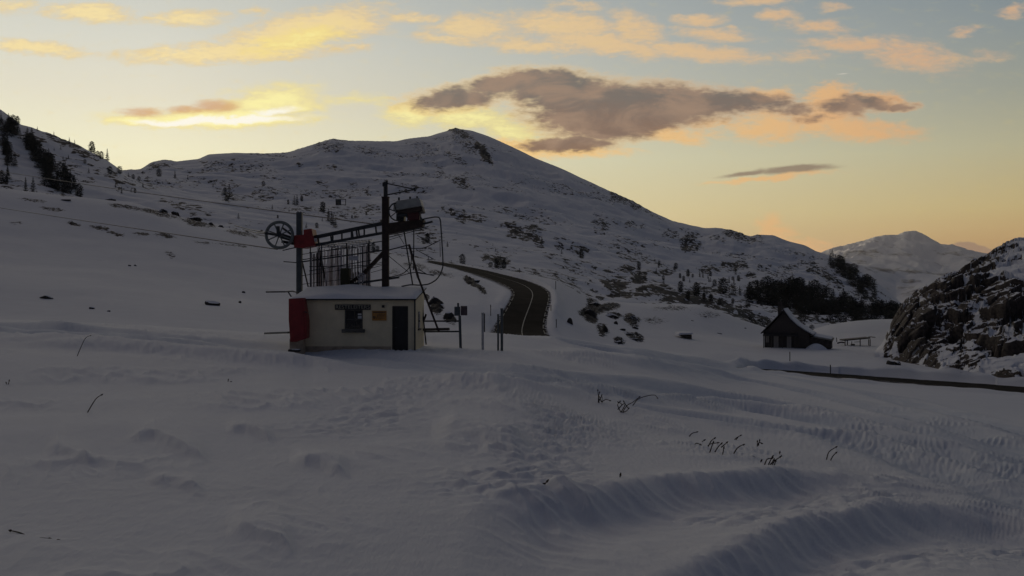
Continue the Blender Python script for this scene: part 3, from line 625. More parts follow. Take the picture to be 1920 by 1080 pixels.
stripe('road_marking', .93, .12, RL, RR, mt='mark', dash=3, i1=60)
stripe('road_marking', .07, .12, RL, RR, mt='mark', dash=3, i1=60)

# ------------------------------------------------------------------ hut
g0 = P(777, 660, 43.5)
th = R(-3)      # front wall bearing
ex = Vector((math.cos(th), math.sin(th), 0)); ey = Vector((-math.sin(th), math.cos(th), 0)); ez = Vector((0, 0, 1))
C0 = Vector((g0.x, g0.y, 0))           # front right corner
def HP(a, b, z): return C0+ex*a+ey*b+ez*z   # a to the right, b backwards
WL, DP, ZB, ZF, ZK = 5.42, 3.0, -3.4, -.52, -.06
hut = empty('ski_hut', HP(-WL/2, DP/2, -2.85), 'small cream rendered hut with snow on its sloping roof beside the ski lift', 'hut')
T_ = .14
def wallquad(mb, a0, a1, b0, b1, z0, z1f, z1b=None):
    # vertical slab between plan corners; top follows the roof slope
    zt = lambda b: ZF+(ZK-ZF)*b/DP
    pts = [(a0, b0), (a1, b0), (a1, b1), (a0, b1)]
    vs = [HP(a, b, z0) for a, b in pts]+[HP(a, b, (z1f if z1f is not None else zt(b))) for a, b in pts]
    mb.add(vs, [(0, 3, 2, 1), (4, 5, 6, 7), (0, 1, 5, 4), (1, 2, 6, 5), (2, 3, 7, 6), (3, 0, 4, 7)])
s = F/43.6
ax = lambda p: (p-777)/s          # pixel -> metres along the front
zz = lambda v: (540-v)*43.6/F
door0, door1 = ax(735.5), ax(765); dt, db = zz(574), ZB
win0, win1 = ax(645), ax(679.5); wt, wb = zz(581), zz(617)
mb = MB()
wallquad(mb, -WL, win0, 0, T_, ZB, None); wallquad(mb, win1, door0, 0, T_, ZB, None); wallquad(mb, door1, 0, 0, T_, ZB, None)
wallquad(mb, win0, win1, 0, T_, ZB, wb); wallquad(mb, win0, win1, 0, T_, wt, None); wallquad(mb, door0, door1, 0, T_, dt, None)
wallquad(mb, -WL, 0, DP-T_, DP, ZB, None); wallquad(mb, -WL, -WL+T_, T_, DP-T_, ZB, None); wallquad(mb, -T_, 0, T_, DP-T_, ZB, None)
wall = mb.build('wall', 'wall', hut)
# stained base strip
mb = MB(); mb.box(HP(-WL/2-.5, -.012, -2.72), (WL-1.1, .02, .26), Matrix.Rotation(th, 3, 'Z')); M['damp'] = simple('damp_plaster', (.40, .32, .24), .9, var=.35, scale=3)
mb.build('damp_skirting', 'damp', hut)
def slab(a0, a1, b0, b1, off, tk):
    mb = MB(); sl = (ZK-ZF)/DP
    z = lambda b: ZF+sl*b+off
    vs = [HP(a, b, z(b)+k*tk) for k in (0, 1) for a, b in ((a0, b0), (a1, b0), (a1, b1), (a0, b1))]
    mb.add(vs, [(0, 3, 2, 1), (4, 5, 6, 7), (0, 1, 5, 4), (1, 2, 6, 5), (2, 3, 7, 6), (3, 0, 4, 7)]); return mb
slab(-WL-.12, .10, -.18, DP+.12, .002, .07).build('roof', 'black', hut)
# snow blanket on the roof: rounded, uneven sheet
na, nb = 60, 20; mb = MB(); vs = []; fs = []
for i in range(na+1):
    for j in range(nb+1):
        a = -WL-.14+(WL+.24)*i/na; b = -.22+(DP+.34)*j/nb
        e = min(min(i, na-i)/4, min(j, nb-j)/3, 1); e = math.sqrt(max(0, 1-(1-e)**2))
        hgt = (.13+.05*math.sin(a*1.3)+.03*math.sin(a*3.1+b*2))*e
        if a < -WL+.9: hgt *= .5+.5*max(0, (a+WL)/.9)
        vs.append(HP(a, b, ZF+(ZK-ZF)*b/DP+.075+hgt))
fs = [(i*(nb+1)+j, (i+1)*(nb+1)+j, (i+1)*(nb+1)+j+1, i*(nb+1)+j+1) for i in range(na) for j in range(nb)]
mb.add(vs, fs); sn = mb.build('roof_snow', 'snow', hut, smooth=True)
# door
Rz = Matrix.Rotation(th, 3, 'Z')
dc = (door0+door1)/2; dw = door1-door0
mb = MB(); mb.box(HP(dc, .09, (dt+db)/2), (dw-.06, .05, dt-db-.05), Rz); dr = mb.build('door', 'door', hut, bevel=.005)
mb = MB(); mb.tube([HP(door0+.1, .06, -1.75), HP(door0+.1, .02, -1.75), HP(door0+.2, .02, -1.75)], .012); mb.build('handle', 'steel_grey', dr)
mb = MB()
for a in (door0+.02, door1-.02): mb.box(HP(a, .02, (dt+db)/2), (.05, .07, dt-db), Rz)
mb.box(HP(dc, .02, dt-.02), (dw-.09, .07, .05), Rz); mb.build('door_frame', 'wood_dark', hut)
# window
wc = (win0+win1)/2; ww = win1-win0; wh = wt-wb
mb = MB(); mb.box(HP(wc, .09, (wt+wb)/2), (ww-.02, .02, wh-.02), Rz); wn = mb.build('window', 'glass', hut)
mb = MB()
for a in (win0+.035, win1-.035): mb.box(HP(a, .06, (wt+wb)/2), (.05, .05, wh), Rz)
for z in (wt-.03, wt-.42, wt-.73, wb+.03): mb.box(HP(wc, .058, z), (ww-.12, .04, .035), Rz)
mb.box(HP(wc+.05, .055, (wt+wb)/2), (.025, .03, wh-.1), Rz)
mb.build('window_frame', 'sill', wn)
mb = MB(); mb.box(HP(win1-.13, .045, wt-.20), (.20, .012, .07), Rz); mb.box(HP(win1-.13, .045, wt-.33), (.20, .012, .11), Rz); mb.build('notice', 'white', wn)
mb = MB(); mb.box(HP(wc, -.06, wb-.08), (ww+.20, .22, .15), Rz); mb.build('window_sill', 'sill', hut, bevel=.015)
# name board over the window with raised letters
b0, b1 = ax(627), ax(694.5); z0, z1 = zz(581), zz(571)
mb = MB(); mb.box(HP((b0+b1)/2, -.03, (z0+z1)/2), (b1-b0, .04, z1-z0), Rz); sb = mb.build('name_board', 'black', hut)
def text(body, loc, size, mt, parent, name, w=None):
    cu = bpy.data.curves.new(name, 'FONT'); cu.body = body; cu.size = size; cu.extrude = .004; cu.align_x = 'CENTER'; cu.align_y = 'CENTER'
    o = bpy.data.objects.new(name, cu); COL.objects.link(o); bpy.context.view_layer.update()
    dg = bpy.context.evaluated_depsgraph_get(); me = bpy.data.meshes.new_from_object(o.evaluated_get(dg)); bpy.data.objects.remove(o)
    me.name = name
    me.materials.clear(); me.materials.append(M[mt]); xs = [v.co.x for v in me.vertices]; k = w/(max(xs)-min(xs)) if w else 1
    base = Vector((0, 0, 0)); q = parent
    while q: base += Vector(q.location); q = q.parent
    for v in me.vertices:
        p = Vector((v.co.x*k, 0, v.co.y))+Vector((0, -v.co.z, 0)); p = Rz @ p; v.co = Vector(loc)+p-base
    o = bpy.data.objects.new(name, me); COL.objects.link(o); o.parent = parent; return o
M['letter'] = simple('pale_lettering', (.40, .37, .29), .7, var=.1)
text('RESTELEITERS', HP((b0+b1)/2, -.055, (z0+z1)/2), .235, 'letter', sb, 'lettering', w=b1-b0-.08)
# orange board
o0, o1 = ax(697.5), ax(724.5)
mb = MB(); mb.box(HP((o0+o1)/2, -.025, zz(592)), (o1-o0, .03, 18*43.6/F), Rz); ob = mb.build('notice_board', 'orange', hut)
mb = MB(); mb.box(HP((o0+o1)/2, -.045, zz(585.5)), (o1-o0-.08, .006, .035), Rz)
for k in range(4): mb.box(HP(o1-.22, -.045, zz(589+k*2.6)), (.30, .006, .012), Rz)
mb.ring(HP(o0+.09, -.045, zz(595)), (0, 1, 0), .05, .012, 16, 4); mb.ring(HP(o0+.09, -.045, zz(595)-.02), (0, 1, 0), .03, .010, 16, 4)
mb.beam(HP(o0+.2, -.045, zz(598)), HP(o0+.26, -.045, zz(590)), .02, .006, (0, 1, 0)); mb.build('printed_lines', 'wood_dark', ob)
mb = MB(); mb.box(HP(ax(718.5), -.05, zz(574.5)), (.11, .1, .11), Rz); mb.ring(HP(ax(718.5), -.105, zz(574.5)), (0, 1, 0), .03, .012, 16, 6); mb.build('wall_lamp', 'steel_dark', hut)
mb = MB(); mb.tube([HP(.03, -.05, ZF-.02), HP(.03, -.05, -1.2), HP(.03, -.05, ZB)], .035); mb.build('drain_pipe', 'steel_dark', hut)
mb = MB(); mb.box(HP(.012, 1.35, -1.45), (.03, .5, .75), Rz); mb.build('side_window', 'glass', hut)
mb = MB(); mb.box(HP(.03, 1.35, -1.88), (.08, .62, .08), Rz); mb.build('side_sill', 'sill', hut)
mb = MB(); mb.box(HP((door1)/2+.02, -.03, -2.9), (-door1+.02, .05, .28), Rz); mb.build('corner_plinth', 'sill', hut)

# red cabinet at the left end
Dc = 43.0; rc = empty('red_cabinet', P(558, 652, Dc), 'tall red metal cabinet with snow on top, at the left end of the cream hut', 'cabinet')
pl = [P(541, 560, Dc), P(541, 600, Dc), P(544, 641, Dc), P(556, 641, Dc), P(575, 634, Dc), P(575, 600, Dc), P(568, 558.5, Dc)]
mb = MB().prism(pl, (0, .65, 0)); mb.build('body', 'red', rc, bevel=.02)
mb = MB().prism([P(545, 563, Dc-.03), P(547, 636, Dc-.03), P(570, 630, Dc-.03), P(571, 600, Dc-.03), P(565, 562, Dc-.03)], (0, .035, 0)); mb.build('panel', 'red', rc, bevel=.01)
mb = MB(); mb.box(P(558, 652, Dc+.33), (.6, .5, .8)); mb.build('plinth', 'damp', rc)
mb = MB(); mb.tube([P(570.5, 585, Dc-.04), P(574, 585, Dc-.1), P(577, 587, Dc-.1)], .02); mb.build('latch', 'steel_dark', rc)
mb = MB(); mb.box(P(552, 657, 42.7), (.5, .3, .12)); tag(mb.build('stone_block', 'boulder', bevel=.03), 'small dark block in the snow at the foot of the red cabinet', 'block')

# ------------------------------------------------------------------ drag lift station
DS = 47.0
st = empty('ski_lift_station', P(640, 640, DS), 'drag lift return station with bullwheel, red box and motor housing behind the cream hut', 'ski lift')
w_ = lambda p: p*DS/F
def dpt(px): return 48.6-(px-500)*.0095      # the frame comes nearer to the right
def S(px, v, k=0): return P(px, v, dpt(px)+k)
# posts
mb = MB(); mb.beam(S(561.5, 660), S(561.5, 398), w_(10.5), w_(10.5)); mb.build('left_post', 'steel_grey', st, bevel=.012)
mb = MB(); mb.beam(S(723, 660), S(723, 370), w_(12.5), w_(12.5)); mb.box(S(723, 370), (w_(14), w_(14), .05)); mb.build('main_post', 'steel_brown', st, bevel=.012)
mb = MB(); mb.tube([S(723, 371), S(723, 341)], w_(4)); mb.box(S(722, 346), (w_(9), w_(8), w_(7))); mb.tube([S(725, 343, -.1), S(725, 338, -.1)], w_(2.3)); mb.build('mast', 'steel_dark', st)
mb = MB(); mb.tube([S(726, 344), S(778, 355)], w_(1.1)); mb.tube([S(727, 365), S(778, 355)], w_(1.3)); mb.tube([S(777, 352), S(778.5, 358.5)], w_(2.2)); mb.build('arm', 'steel_dark', st)
# beams
for k, name in ((0, 'beam'), (.9, 'beam')):
    mb = MB(); mb.beam(S(566, 450, k), S(722, 418, k), w_(3), w_(7)); mb.beam(S(566, 464, k), S(722, 436, k), w_(3), w_(5))
    for q in (588, 596, 620, 660, 668, 672, 704): mb.beam(S(q, 450-(q-566)*.205, k), S(q+2, 464-(q-566)*.18, k), w_(3), w_(2.5), (0, 1, 0))
    mb.build(name, 'steel_dark', st, bevel=.004)
for q in (600, 640, 680, 715):
    mb = MB(); mb.beam(S(q, 448-(q-566)*.205, 0), S(q, 448-(q-566)*.205, .9), w_(3), w_(3)); mb.build('cross_member', 'steel_dark', st)
for q in (624, 641, 659, 683):
    mb = MB(); mb.tube([S(q, 462-(q-566)*.18), S(q, 451-(q-566)*.18, 0)], w_(1.6)); mb.build('hanger', 'steel_dark', st)
mb = MB(); mb.prism([S(716, 420, -.15), S(716, 441, -.15), S(752, 434, -.15), S(792, 425, -.15), S(795, 411, -.15), S(752, 415, -.15)], (0, 1.0, 0)); mb.build('machine_frame', 'steel_brown', st, bevel=.02)
mb = MB(); mb.beam(S(790, 421, 0), S(811, 415.5, 0), w_(3), w_(3.4)); mb.beam(S(752, 434, -.2), S(803, 425, -.2), w_(1.6), w_(1.6)); mb.beam(S(720, 447, .3), S(800, 428, .3), w_(1.4), w_(1.2)); mb.build('outrigger', 'steel_dark', st)
# motor house: faceted grey cover, louvres under it, drive wheel on the left
mb = MB(); mb.prism([S(737, 395, -.4), S(738, 383, -.4), S(744, 376, -.4), S(786, 370.5, -.4), S(791, 386, -.4), S(741, 394.5, -.4)], (0, 1.5, 0)); mb.build('motor_cover', 'grey_cover', st, bevel=.03)
mb = MB(); mb.prism([S(741, 395.5, -.36), S(791, 387, -.36), S(793, 396, -.36), S(757, 401, -.36), S(747, 399, -.36)], (0, 1.35, 0)); mb.build('cover_skirt', 'steel_brown', st, bevel=.02)
for q in (748, 769, 782):
    mb = MB(); mb.tube([S(q, 376.5-(q-740)*.12, -.3), S(q, 370.5-(q-740)*.06, -.3)], w_(1.8)); mb.build('vent_cap', 'steel_dark', st)
mb = MB(); mb.box(S(777, 406, .2), (w_(22), .9, w_(16))); mb.build('gearbox', 'red_dark', st, bevel=.04)
mb = MB(); mb.box(S(752, 408, .25), (w_(14), .8, w_(14))); mb.tube([S(747, 404, -.2), S(765, 401, -.2)], w_(4.5), 12); mb.tube([S(762, 405, -.3), S(768, 411, -.3)], w_(2)); mb.build('motor', 'steel_dark', st, bevel=.03)
mb = MB(); mb.ring(S(744, 397, -.35), (.55, -.83, 0), w_(16), w_(1.3), 40, 8)
for k in range(7):
    a = 2*math.pi*k/7+.2; u = Vector((.83, .55, 0)); c = S(744, 397, -.35); mb.tube([c, c+(u*math.cos(a)+Vector((0, 0, 1))*math.sin(a))*w_(15.5)], w_(.9), 6)
mb.build('drive_wheel', 'steel_dark', st)
for p_, q_, k in (((786, 395), (790, 414), -.3), ((767, 396), (764, 414), -.3), ((783, 396), (792, 412), .8)):
    mb = MB(); mb.beam(S(*p_, k), S(*q_, k), w_(1.8), w_(1.8)); mb.build('cover_bracket', 'steel_dark', st)
# red box on the left post
mb = MB(); mb.prism([S(551, 441, -.35), S(551, 464, -.35), S(568, 465, -.35), S(591, 460, -.35), S(587, 444, -.35), S(584, 428.5, -.35), S(569, 430.5, -.35), S(569, 440, -.35)], (0, 1.1, 0)); rb = mb.build('red_guard', 'red', st, bevel=.02)
mb = MB(); mb.box(S(591.5, 450, -.2), (w_(5), .1, w_(7))); mb.build('warning_plate', 'galv', st)
# bullwheel
wc_ = P(524, 440.5, 47.6); axw = Vector((.15, -1, .05)).normalized(); uw = axw.cross(Vector((0, 0, 1))).normalized(); vw = uw.cross(axw)
bw = MB(); bw.ring(wc_, axw, w_(24.2), w_(2.7), 64, 8, 1.3); bw.ring(wc_, axw, w_(26.5), w_(.9), 64, 6, 1.2); M['wheel'] = simple('worn_wheel_steel', (.17, .19, .19), .7, .1, var=.3)
wheel = bw.build('bullwheel', 'wheel', st, smooth=True)
for k in range(8):
    a = 2*math.pi*k/8+.35; d = uw*math.cos(a)+vw*math.sin(a)
    mb = MB(); mb.beam(wc_+d*w_(4), wc_+d*w_(23), w_(2), w_(2.2)); mb.build('spoke', 'wheel', wheel)
mb = MB(); mb.tube([wc_-axw*.22, wc_+axw*.3], w_(5), 16); mb.tube([wc_+Vector((0, -.2, 0)), wc_+Vector((-.03, -.2, w_(16)))], w_(3.4), 10); mb.build('hub', 'steel_dark', wheel)
mb = MB(); mb.beam(wc_+Vector((0, .25, -.02)), S(556, 451, .2), w_(7), w_(9)); mb.beam(wc_+Vector((.1, .2, .35)), S(552, 444, .2), w_(3), w_(3)); mb.beam(wc_+Vector((.05, .25, -.3)), S(556, 458, .2), w_(4), w_(5))
mb.tube([P(497, 437, 47.4), P(520, 440.5, 47.3)], w_(2.4), 8); mb.tube([P(545, 466, 47.5), S(556, 464, -.2)], w_(1), 6); mb.tube([P(530, 469.5, 47.5), P(545, 466, 47.5)], w_(1), 6); mb.build('wheel_fork', 'steel_dark', st)
# braces and rails
def rods(name, L, mt='steel_dark'):
    mb = MB()
    for a in L:
        mb.tube([S(*p) if len(p) == 3 else S(p[0], p[1], 0) for p in a[0]], w_(a[1]), 6)
    return mb.build(name, mt, st)
mb = MB(); mb.beam(S(719, 474), S(683, 512, .2), w_(6), w_(6)); mb.beam(S(683, 512, .2), S(652, 534, .4), w_(5), w_(5)); mb.build('brace', 'steel_brown', st)
mb = MB(); mb.beam(S(566, 491), S(720, 469), w_(2.4), w_(2.4)); mb.beam(S(566, 487, .5), S(640, 477, .5), w_(1.6), w_(1.6)); mb.beam(S(657, 533), S(748, 520), w_(3.6), w_(3.6)); mb.beam(S(729, 469), S(767, 459), w_(2), w_(2)); mb.build('rail', 'steel_dark', st)
rods('wire', [([(566, 477), (720, 452)], .55), ([(566, 517), (716, 495)], .55), ([(566, 533), (660, 522)], .5), ([(696, 497), (718, 491)], .5), ([(696, 503), (718, 497)], .5), ([(696, 511), (718, 505)], .5), ([(700, 454), (718, 452)], .5),
 ([(729, 450), (755, 442)], .5), ([(742, 432), (758, 458)], .6), ([(729, 480), (768, 512)], .7), ([(782, 441), (810, 459)], .7), ([(780, 468), (813, 486), (800, 487)], .7), ([(785, 505), (800, 514), (814, 517)], .8), ([(784, 512), (805, 515), (815, 514)], .6)])
mb = MB()
def curve(pts, n=6):
    pts = [Vector(p) for p in pts]; o = []
    for i in range(len(pts)-1):
        a, b, c, d = pts[max(i-1, 0)], pts[i], pts[i+1], pts[min(i+2, len(pts)-1)]
        for k in range(n):
            t = k/n; o.append(.5*((2*b)+(c-a)*t+(2*a-5*b+4*c-d)*t*t+(3*b-a-3*c+d)*t**3))
    return o+[pts[-1]]
mb.tube(curve([S(*p) for p in ((790, 412), (805, 408.5), (819, 407), (825, 411), (827, 430), (829, 460), (830.5, 490), (829, 505), (820, 522), (805, 532), (788, 534.5), (770, 534), (753, 537))]), w_(1.25), 8); mb.build('conduit_hoop', 'steel_dark', st, smooth=True)
mb = MB(); mb.tube(curve([S(*p) for p in ((729, 520), (750, 515), (762, 508), (770, 496), (771, 480), (768, 458))]), w_(.9), 6)
mb.tube(curve([S(*p) for p in ((752, 465.5), (785, 466), (800, 463), (812, 457), (826, 450))]), w_(.8), 6)
mb.tube(curve([S(*p) for p in ((748, 518), (770, 512), (785, 511), (800, 514))]), w_(.8), 6); mb.tube([S(825, 453), S(825.5, 482)], w_(.6), 6); mb.build('hanging_cable', 'cable', st, smooth=True)
mb = MB(); mb.beam(S(757, 430), S(774, 535), w_(2.4), w_(2.4)); mb.build('strut', 'steel_dark', st)
mb = MB(); mb.beam(S(767, 459), S(784, 520, -.6), w_(3.2), w_(3.2)); mb.beam(S(784, 520, -.6), P(823, 622, 45.4), w_(3.6), w_(3.6)); mb.build('strut', 'steel_brown', st)
mb = MB(); mb.beam(S(776, 428), S(775.5, 506), w_(2), w_(2)); mb.build('strut', 'steel_dark', st)
mb = MB(); mb.beam(S(567, 492, .2), S(578, 538, .2), w_(2), w_(2)); mb.beam(S(601, 480, .2), S(613, 538, .2), w_(3), w_(3)); mb.beam(S(597, 445, .2), S(602, 500, .2), w_(2.4), w_(2.4)); mb.build('strut', 'steel_brown', st)
mb = MB(); mb.beam(S(532, 490.5), S(557, 492.5), w_(1.8), w_(1.8)); mb.build('side_peg', 'steel_dark', st)
# cables
def cable(name, pts, r, label, group=None):
    mb = MB(); mb.tube(pts, r, 6); return tag(mb.build(name, 'cable', origin=pts[0]), label, 'cable', group)
def sag(a, b, s_, n=24): return [a.lerp(b, k/n)-Vector((0, 0, s_*4*(k/n)*(1-k/n))) for k in range(n+1)]
cable('haul_cable', sag(P(520, 467.5, 47.5), P(-250, 346, 190), .25), .026, 'lower haul cable rising to the left from the bottom of the bullwheel', 'haul cables of the ski lift')
cable('haul_cable', sag(P(722, 423, 46.5), P(-250, 272, 190), .6), .026, 'upper haul cable passing over the top of the left post', 'haul cables of the ski lift')
cable('guide_cable', [P(440, 423, 62), P(470, 431, 54), P(500, 436, 48)], .03, 'upper short cable meeting the bullwheel hub from the left', 'short cables left of the bullwheel')
cable('guide_cable', [P(455, 430, 62), P(480, 436.5, 54), P(500, 438.5, 48)], .03, 'lower short cable meeting the bullwheel hub from the left', 'short cables left of the bullwheel')
# rack of stored T-bars
rk_ = empty('bar_rack', P(640, 600, 47.4), 'rack of upright pale drag bars stored under the lift beams behind the hut', 'rack')
def K(px, v, k=0): return P(px, v, 47.6+k-(px-580)*.006)
mb = MB()
for q in (582, 603, 650, 692): mb.beam(K(q, 610), K(q, 462-(q-582)*.1), w_(2), w_(2))
for v0, v1 in ((474, 460), (508, 488), (500, 498), (538, 536)): mb.beam(K(580, v0, -.2), K(696, v1, -.2), w_(1.4), w_(1.4))
mb.build('frame', 'steel_dark', rk_)
mb = MB()
for q in np.arange(596, 698, 6.5): mb.tube([K(q, 466-(q-596)*.12, 0), K(q+9, 456-(q-596)*.07, .9)], w_(.7), 5)
for k in (0, .45, .9): mb.tube([K(594, 465-k*9, k), K(697, 455-k*6, k)], w_(.8), 5)
mb.build('top_lattice', 'galv', rk_)
rng = random.Random(4)
M['pole'] = simple('pale_fibre_pole', (.62, .56, .58), .5, .2, var=.3)
for i in range(92):
    q = 584+i*1.2+rng.uniform(-.8, .8); k = rng.uniform(-.1, 1.0); top = (476 if q < 596 else 466-(q-596)*.09)+rng.uniform(-3, 8) if rng.random() < .8 else rng.uniform(490, 512)
    bot = 545+rng.uniform(0, 30)
    if 660 < q < 680 and rng.random() < .5: top = rng.uniform(508, 520)
    mb = MB(); mb.tube([K(q+rng.uniform(-.8, .8), bot, k), K(q, top, k)], w_(rng.choice((.6, .8, 1.05))), 6)
    mb.build('drag_bar', rng.choice(('pole', 'pole', 'pole', 'pole', 'galv', 'steel_brown')), rk_)
mb = MB(); mb.box(K(663, 484, -.25), (w_(18), .03, w_(8))); mb.build('plate', 'galv', rk_)
M['olive'] = simple('olive_bin', (.035, .034, .012), .7)
mb = MB(); mb.box(K(648, 520, .1), (w_(16), .5, w_(34))); mb.build('crate', 'olive', rk_, bevel=.02)
# coil of rope / small tangled shrub next to the brace
mb = MB()
for k in range(7): mb.ring(K(678+rng.uniform(-4, 5), 520+rng.uniform(-8, 8), -.3), (rng.uniform(-.6, .6), 1, rng.uniform(-.6, .6)), w_(rng.uniform(3, 6)), w_(.6), 18, 5)
tag(mb.build('cable_coil', 'galv', origin=K(678, 520, -.3)), 'tangled coil of pale cable hanging at the right end of the bar rack', 'cable')

# branch-like bars sticking out left of the hut
mb = MB(); mb.tube([P(499, 547.5, 46), P(535, 547, 45.5), P(548, 546, 45), P(560, 549, 44.6)], .035, 6); mb.tube([P(540, 547, 45.2), P(546, 556, 45)], .03, 6); tag(mb.build('rusty_bar', 'steel_dark', origin=P(540, 547, 45.5)), 'thin dark bar sticking out left from the hut roof', 'bar')
mb = MB(); mb.beam(P(497, 625, 48), P(541, 623.5, 44.8), .09, .09); tag(mb.build('low_rail', 'steel_dark', origin=P(520, 625, 46)), 'low dark rail in the snow left of the red cabinet', 'rail')

# ------------------------------------------------------------------ right of the hut: barrier, sign post, poles
bar = empty('barrier', P(828, 640, 45.5), 'dark two-rail barrier between the hut corner and the sign post', 'barrier')
mb = MB(); mb.beam(P(796, 602, 46), P(862, 602, 45.4), .08, .07); mb.build('rail', 'steel_dark', bar)
mb = MB(); mb.beam(P(796, 622, 46), P(862, 621.5, 45.4), .08, .07); mb.build('rail', 'steel_dark', bar)
mb = MB(); mb.beam(P(794, 618, 45.8), P(842, 617, 45.2), .12, .12); mb.build('rail', 'wood_dark', bar)
mb = MB(); mb.tube([P(791, 560, 46.2), P(794, 600, 46.1), P(799, 646, 46)], .035, 6); mb.tube([P(799, 589, 46.1), P(795, 600, 46.1)], .05, 6); mb.build('end_post', 'steel_brown', bar)
sp = empty('sign_post', P(863, 650, 45.4), 'grey post carrying two small square boxes right of the hut', 'sign post')
mb = MB(); mb.beam(P(864, 662, 45.4), P(862, 592, 45.4), .12, .12); mb.tube([P(859, 590, 45.4), P(859, 568, 45.4)], .045, 8); mb.build('post', 'steel_grey', sp)
mb = MB(); mb.box(P(857.5, 583.5, 45.3), (.27, .12, .42)); mb.build('box', 'steel_grey', sp, bevel=.01)
mb = MB(); mb.box(P(870, 582.5, 45.28), (.30, .10, .43)); mb.build('box', 'brownbox', sp, bevel=.01)['label'] = 'purple brown box'
def pole(px, vt, vb, D_, r, mt, label, name='snow_pole', cap=None):
    root = empty(name, P(px, vb, D_), label, 'pole', 'upright poles in the snow right of the hut')
    mb = MB(); mb.tube([P(px, vb+14, D_), P(px, vt, D_)], r, 10); mb.build('shaft', mt, root, smooth=False)
    mb = MB(); mb.tube([P(px, vt+1.5, D_), P(px, vt-1, D_)], r*1.15, 10); mb.build('cap', cap or mt, root)
    return root
p1 = pole(905, 587, 649, 45.2, .06, 'galv', 'pole with shiny rounded top midway between sign post and the pole pair')
mb = MB(); mb.box(P(908, 605, 45.35), (.07, .08, .85)); mb.build('bracket', 'steel_dark', p1)
pole(934, 590, 649, 45.1, .045, 'steel_grey', 'shorter thin pole, left one of the pair nearest the road')
pole(941, 579, 649, 44.9, .062, 'steel_grey', 'taller thick pole, right one of the pair nearest the road')

# ------------------------------------------------------------------ delineator poles along the roads
def deli(px, vb, h, lab, T=NEAR, d0=60, d1=240, r=.05):
    x, y = hit(px, vb, T, d0, d1); z = gz(x, y) if T is NEAR else fz(x, y)
    hh = h*y/F; o = MB()
    root = empty('marker_pole', (x, y, z), lab, 'marker pole', 'snow marker poles along the roads')
    o.tube([(x, y, z-.5), (x, y, z+hh)], r, 6); o.build('shaft', 'black', root)
    b = MB(); b.tube([(x, y, z+hh*.78), (x, y, z+hh*.9)], r*1.25, 6); b.build('band', 'brownbox', root)
for a in ((1042, 546, 16, 'marker pole on the right bank at the bend of the upper road'), (974, 511, 9, 'small marker pole above the far stretch of the upper road'), (1043, 619, 16, 'marker pole right of the upper road where it goes behind the snow crest'), (920, 596, 21, 'marker pole on the snow left of the upper road'),
          (1033, 588, 11, 'thin marker pole at the right edge of the upper road below the bend'), (846, 495, 6, 'farthest tiny marker pole beside the upper road'), (1481, 681, 20, 'marker pole in front of the dark stone house'), (1557, 704, 22, 'marker pole at the lower road right of the stone house'), (1837, 707, 20, 'marker pole at the lower road below the rocky outcrop')):
    deli(*a)

# ------------------------------------------------------------------ stone house
hx, hy = hit(1478, 655, d0=120); hz = gz(hx, hy)
hs = hy/F
hr = R(-22)
E = Vector((math.cos(hr), math.sin(hr), 0)); Nn = Vector((-math.sin(hr), math.cos(hr), 0)); O = Vector((1437*hs-960*hs, hy+1.2, hz-.4))
def Q(a, b, z): return O+E*a+Nn*b+ez*z
house = empty('stone_house', Q(3, 3, .4), 'dark stone house with steep snow-streaked roof and pale shutters in the valley', 'house')
W = 6.6; LD = 5.5; HW = 2.9; HR = 6.0
mb = MB(); mb.prism([Q(0, 0, 0), Q(W, 0, 0), Q(W, 0, HW-.5), Q(W*.43, 0, HR-.25), Q(0, 0, HW-.2)], Nn*LD); mb.build('wall', 'stone', house)
def roofside(pts, th_, mt, name, b0=-.45, b1=LD+.4):
    mb = MB(); n = len(pts); vs = []
    for b in (b0, b1):
        vs += [Q(a, b, z) for a, z in pts]+[Q(a, b, z+th_) for a, z in pts]
    fs = []
    for i in range(n-1):
        fs += [(i, i+1, 2*n+i+1, 2*n+i), (n+i, 3*n+i, 3*n+i+1, n+i+1), (i, n+i, n+i+1, i+1), (2*n+i, 2*n+i+1, 3*n+i+1, 3*n+i)]
    fs += [(0, 2*n, 3*n, n), (n-1, 2*n-1, 4*n-1, 3*n-1)]
    return mb.add(vs, fs).build(name, mt, house)
roofside([(-.5, HW-.45), (W*.43, HR)], .14, 'slate', 'roof')
right = [(W*.43+.02, HR+.02), (W*.58, HR-1.35), (W*.74, HR-2.35), (W*.92, HR-3.15), (W+.55, HR-3.75)]
roofside(right, .14, 'slate', 'roof')
roofside([(a, z+.15) for a, z in right], .18, 'snow', 'roof_snow', -.1, LD+.35)
mb = MB()
gp = [Q(.1, -.06, HW-.35), Q(W*.43, -.06, HR-.4), Q(W-.3, -.06, HW-.55)]; mb.prism(gp, Nn*.05); mb.build('gable_boarding', 'wood_dark', house)
mb = MB(); mb.box(Q(W*.33, 1.0, HR+.2), (.55, .55, 2.2), Matrix.Rotation(hr, 3, 'Z')); ch = mb.build('chimney', 'stone', house, bevel=.03)
Rh = Matrix.Rotation(hr, 3, 'Z')
for a, w2, z, h_ in ((.45, .45, 1.7, 1.1), (1.75, .7, 1.35, 1.9), (3.65, .65, 1.2, 2.1)):
    mb = MB(); mb.box(Q(a, -.03, z), (w2, .06, h_), Rh); sh = mb.build('shutter', 'door_pale', house)
    mb = MB(); mb.box(Q(a, -.07, z), (.04, .03, h_), Rh); mb.build('batten', 'wood_dark', sh)
mb = MB(); mb.prism([Q(-.1, -1.0, HW-.75), Q(W*.75, -1.0, HW-.75), Q(W*.75, 0, HW-.35), Q(-.1, 0, HW-.35)], (0, 0, .12)); mb.build('porch_roof', 'slate', house)
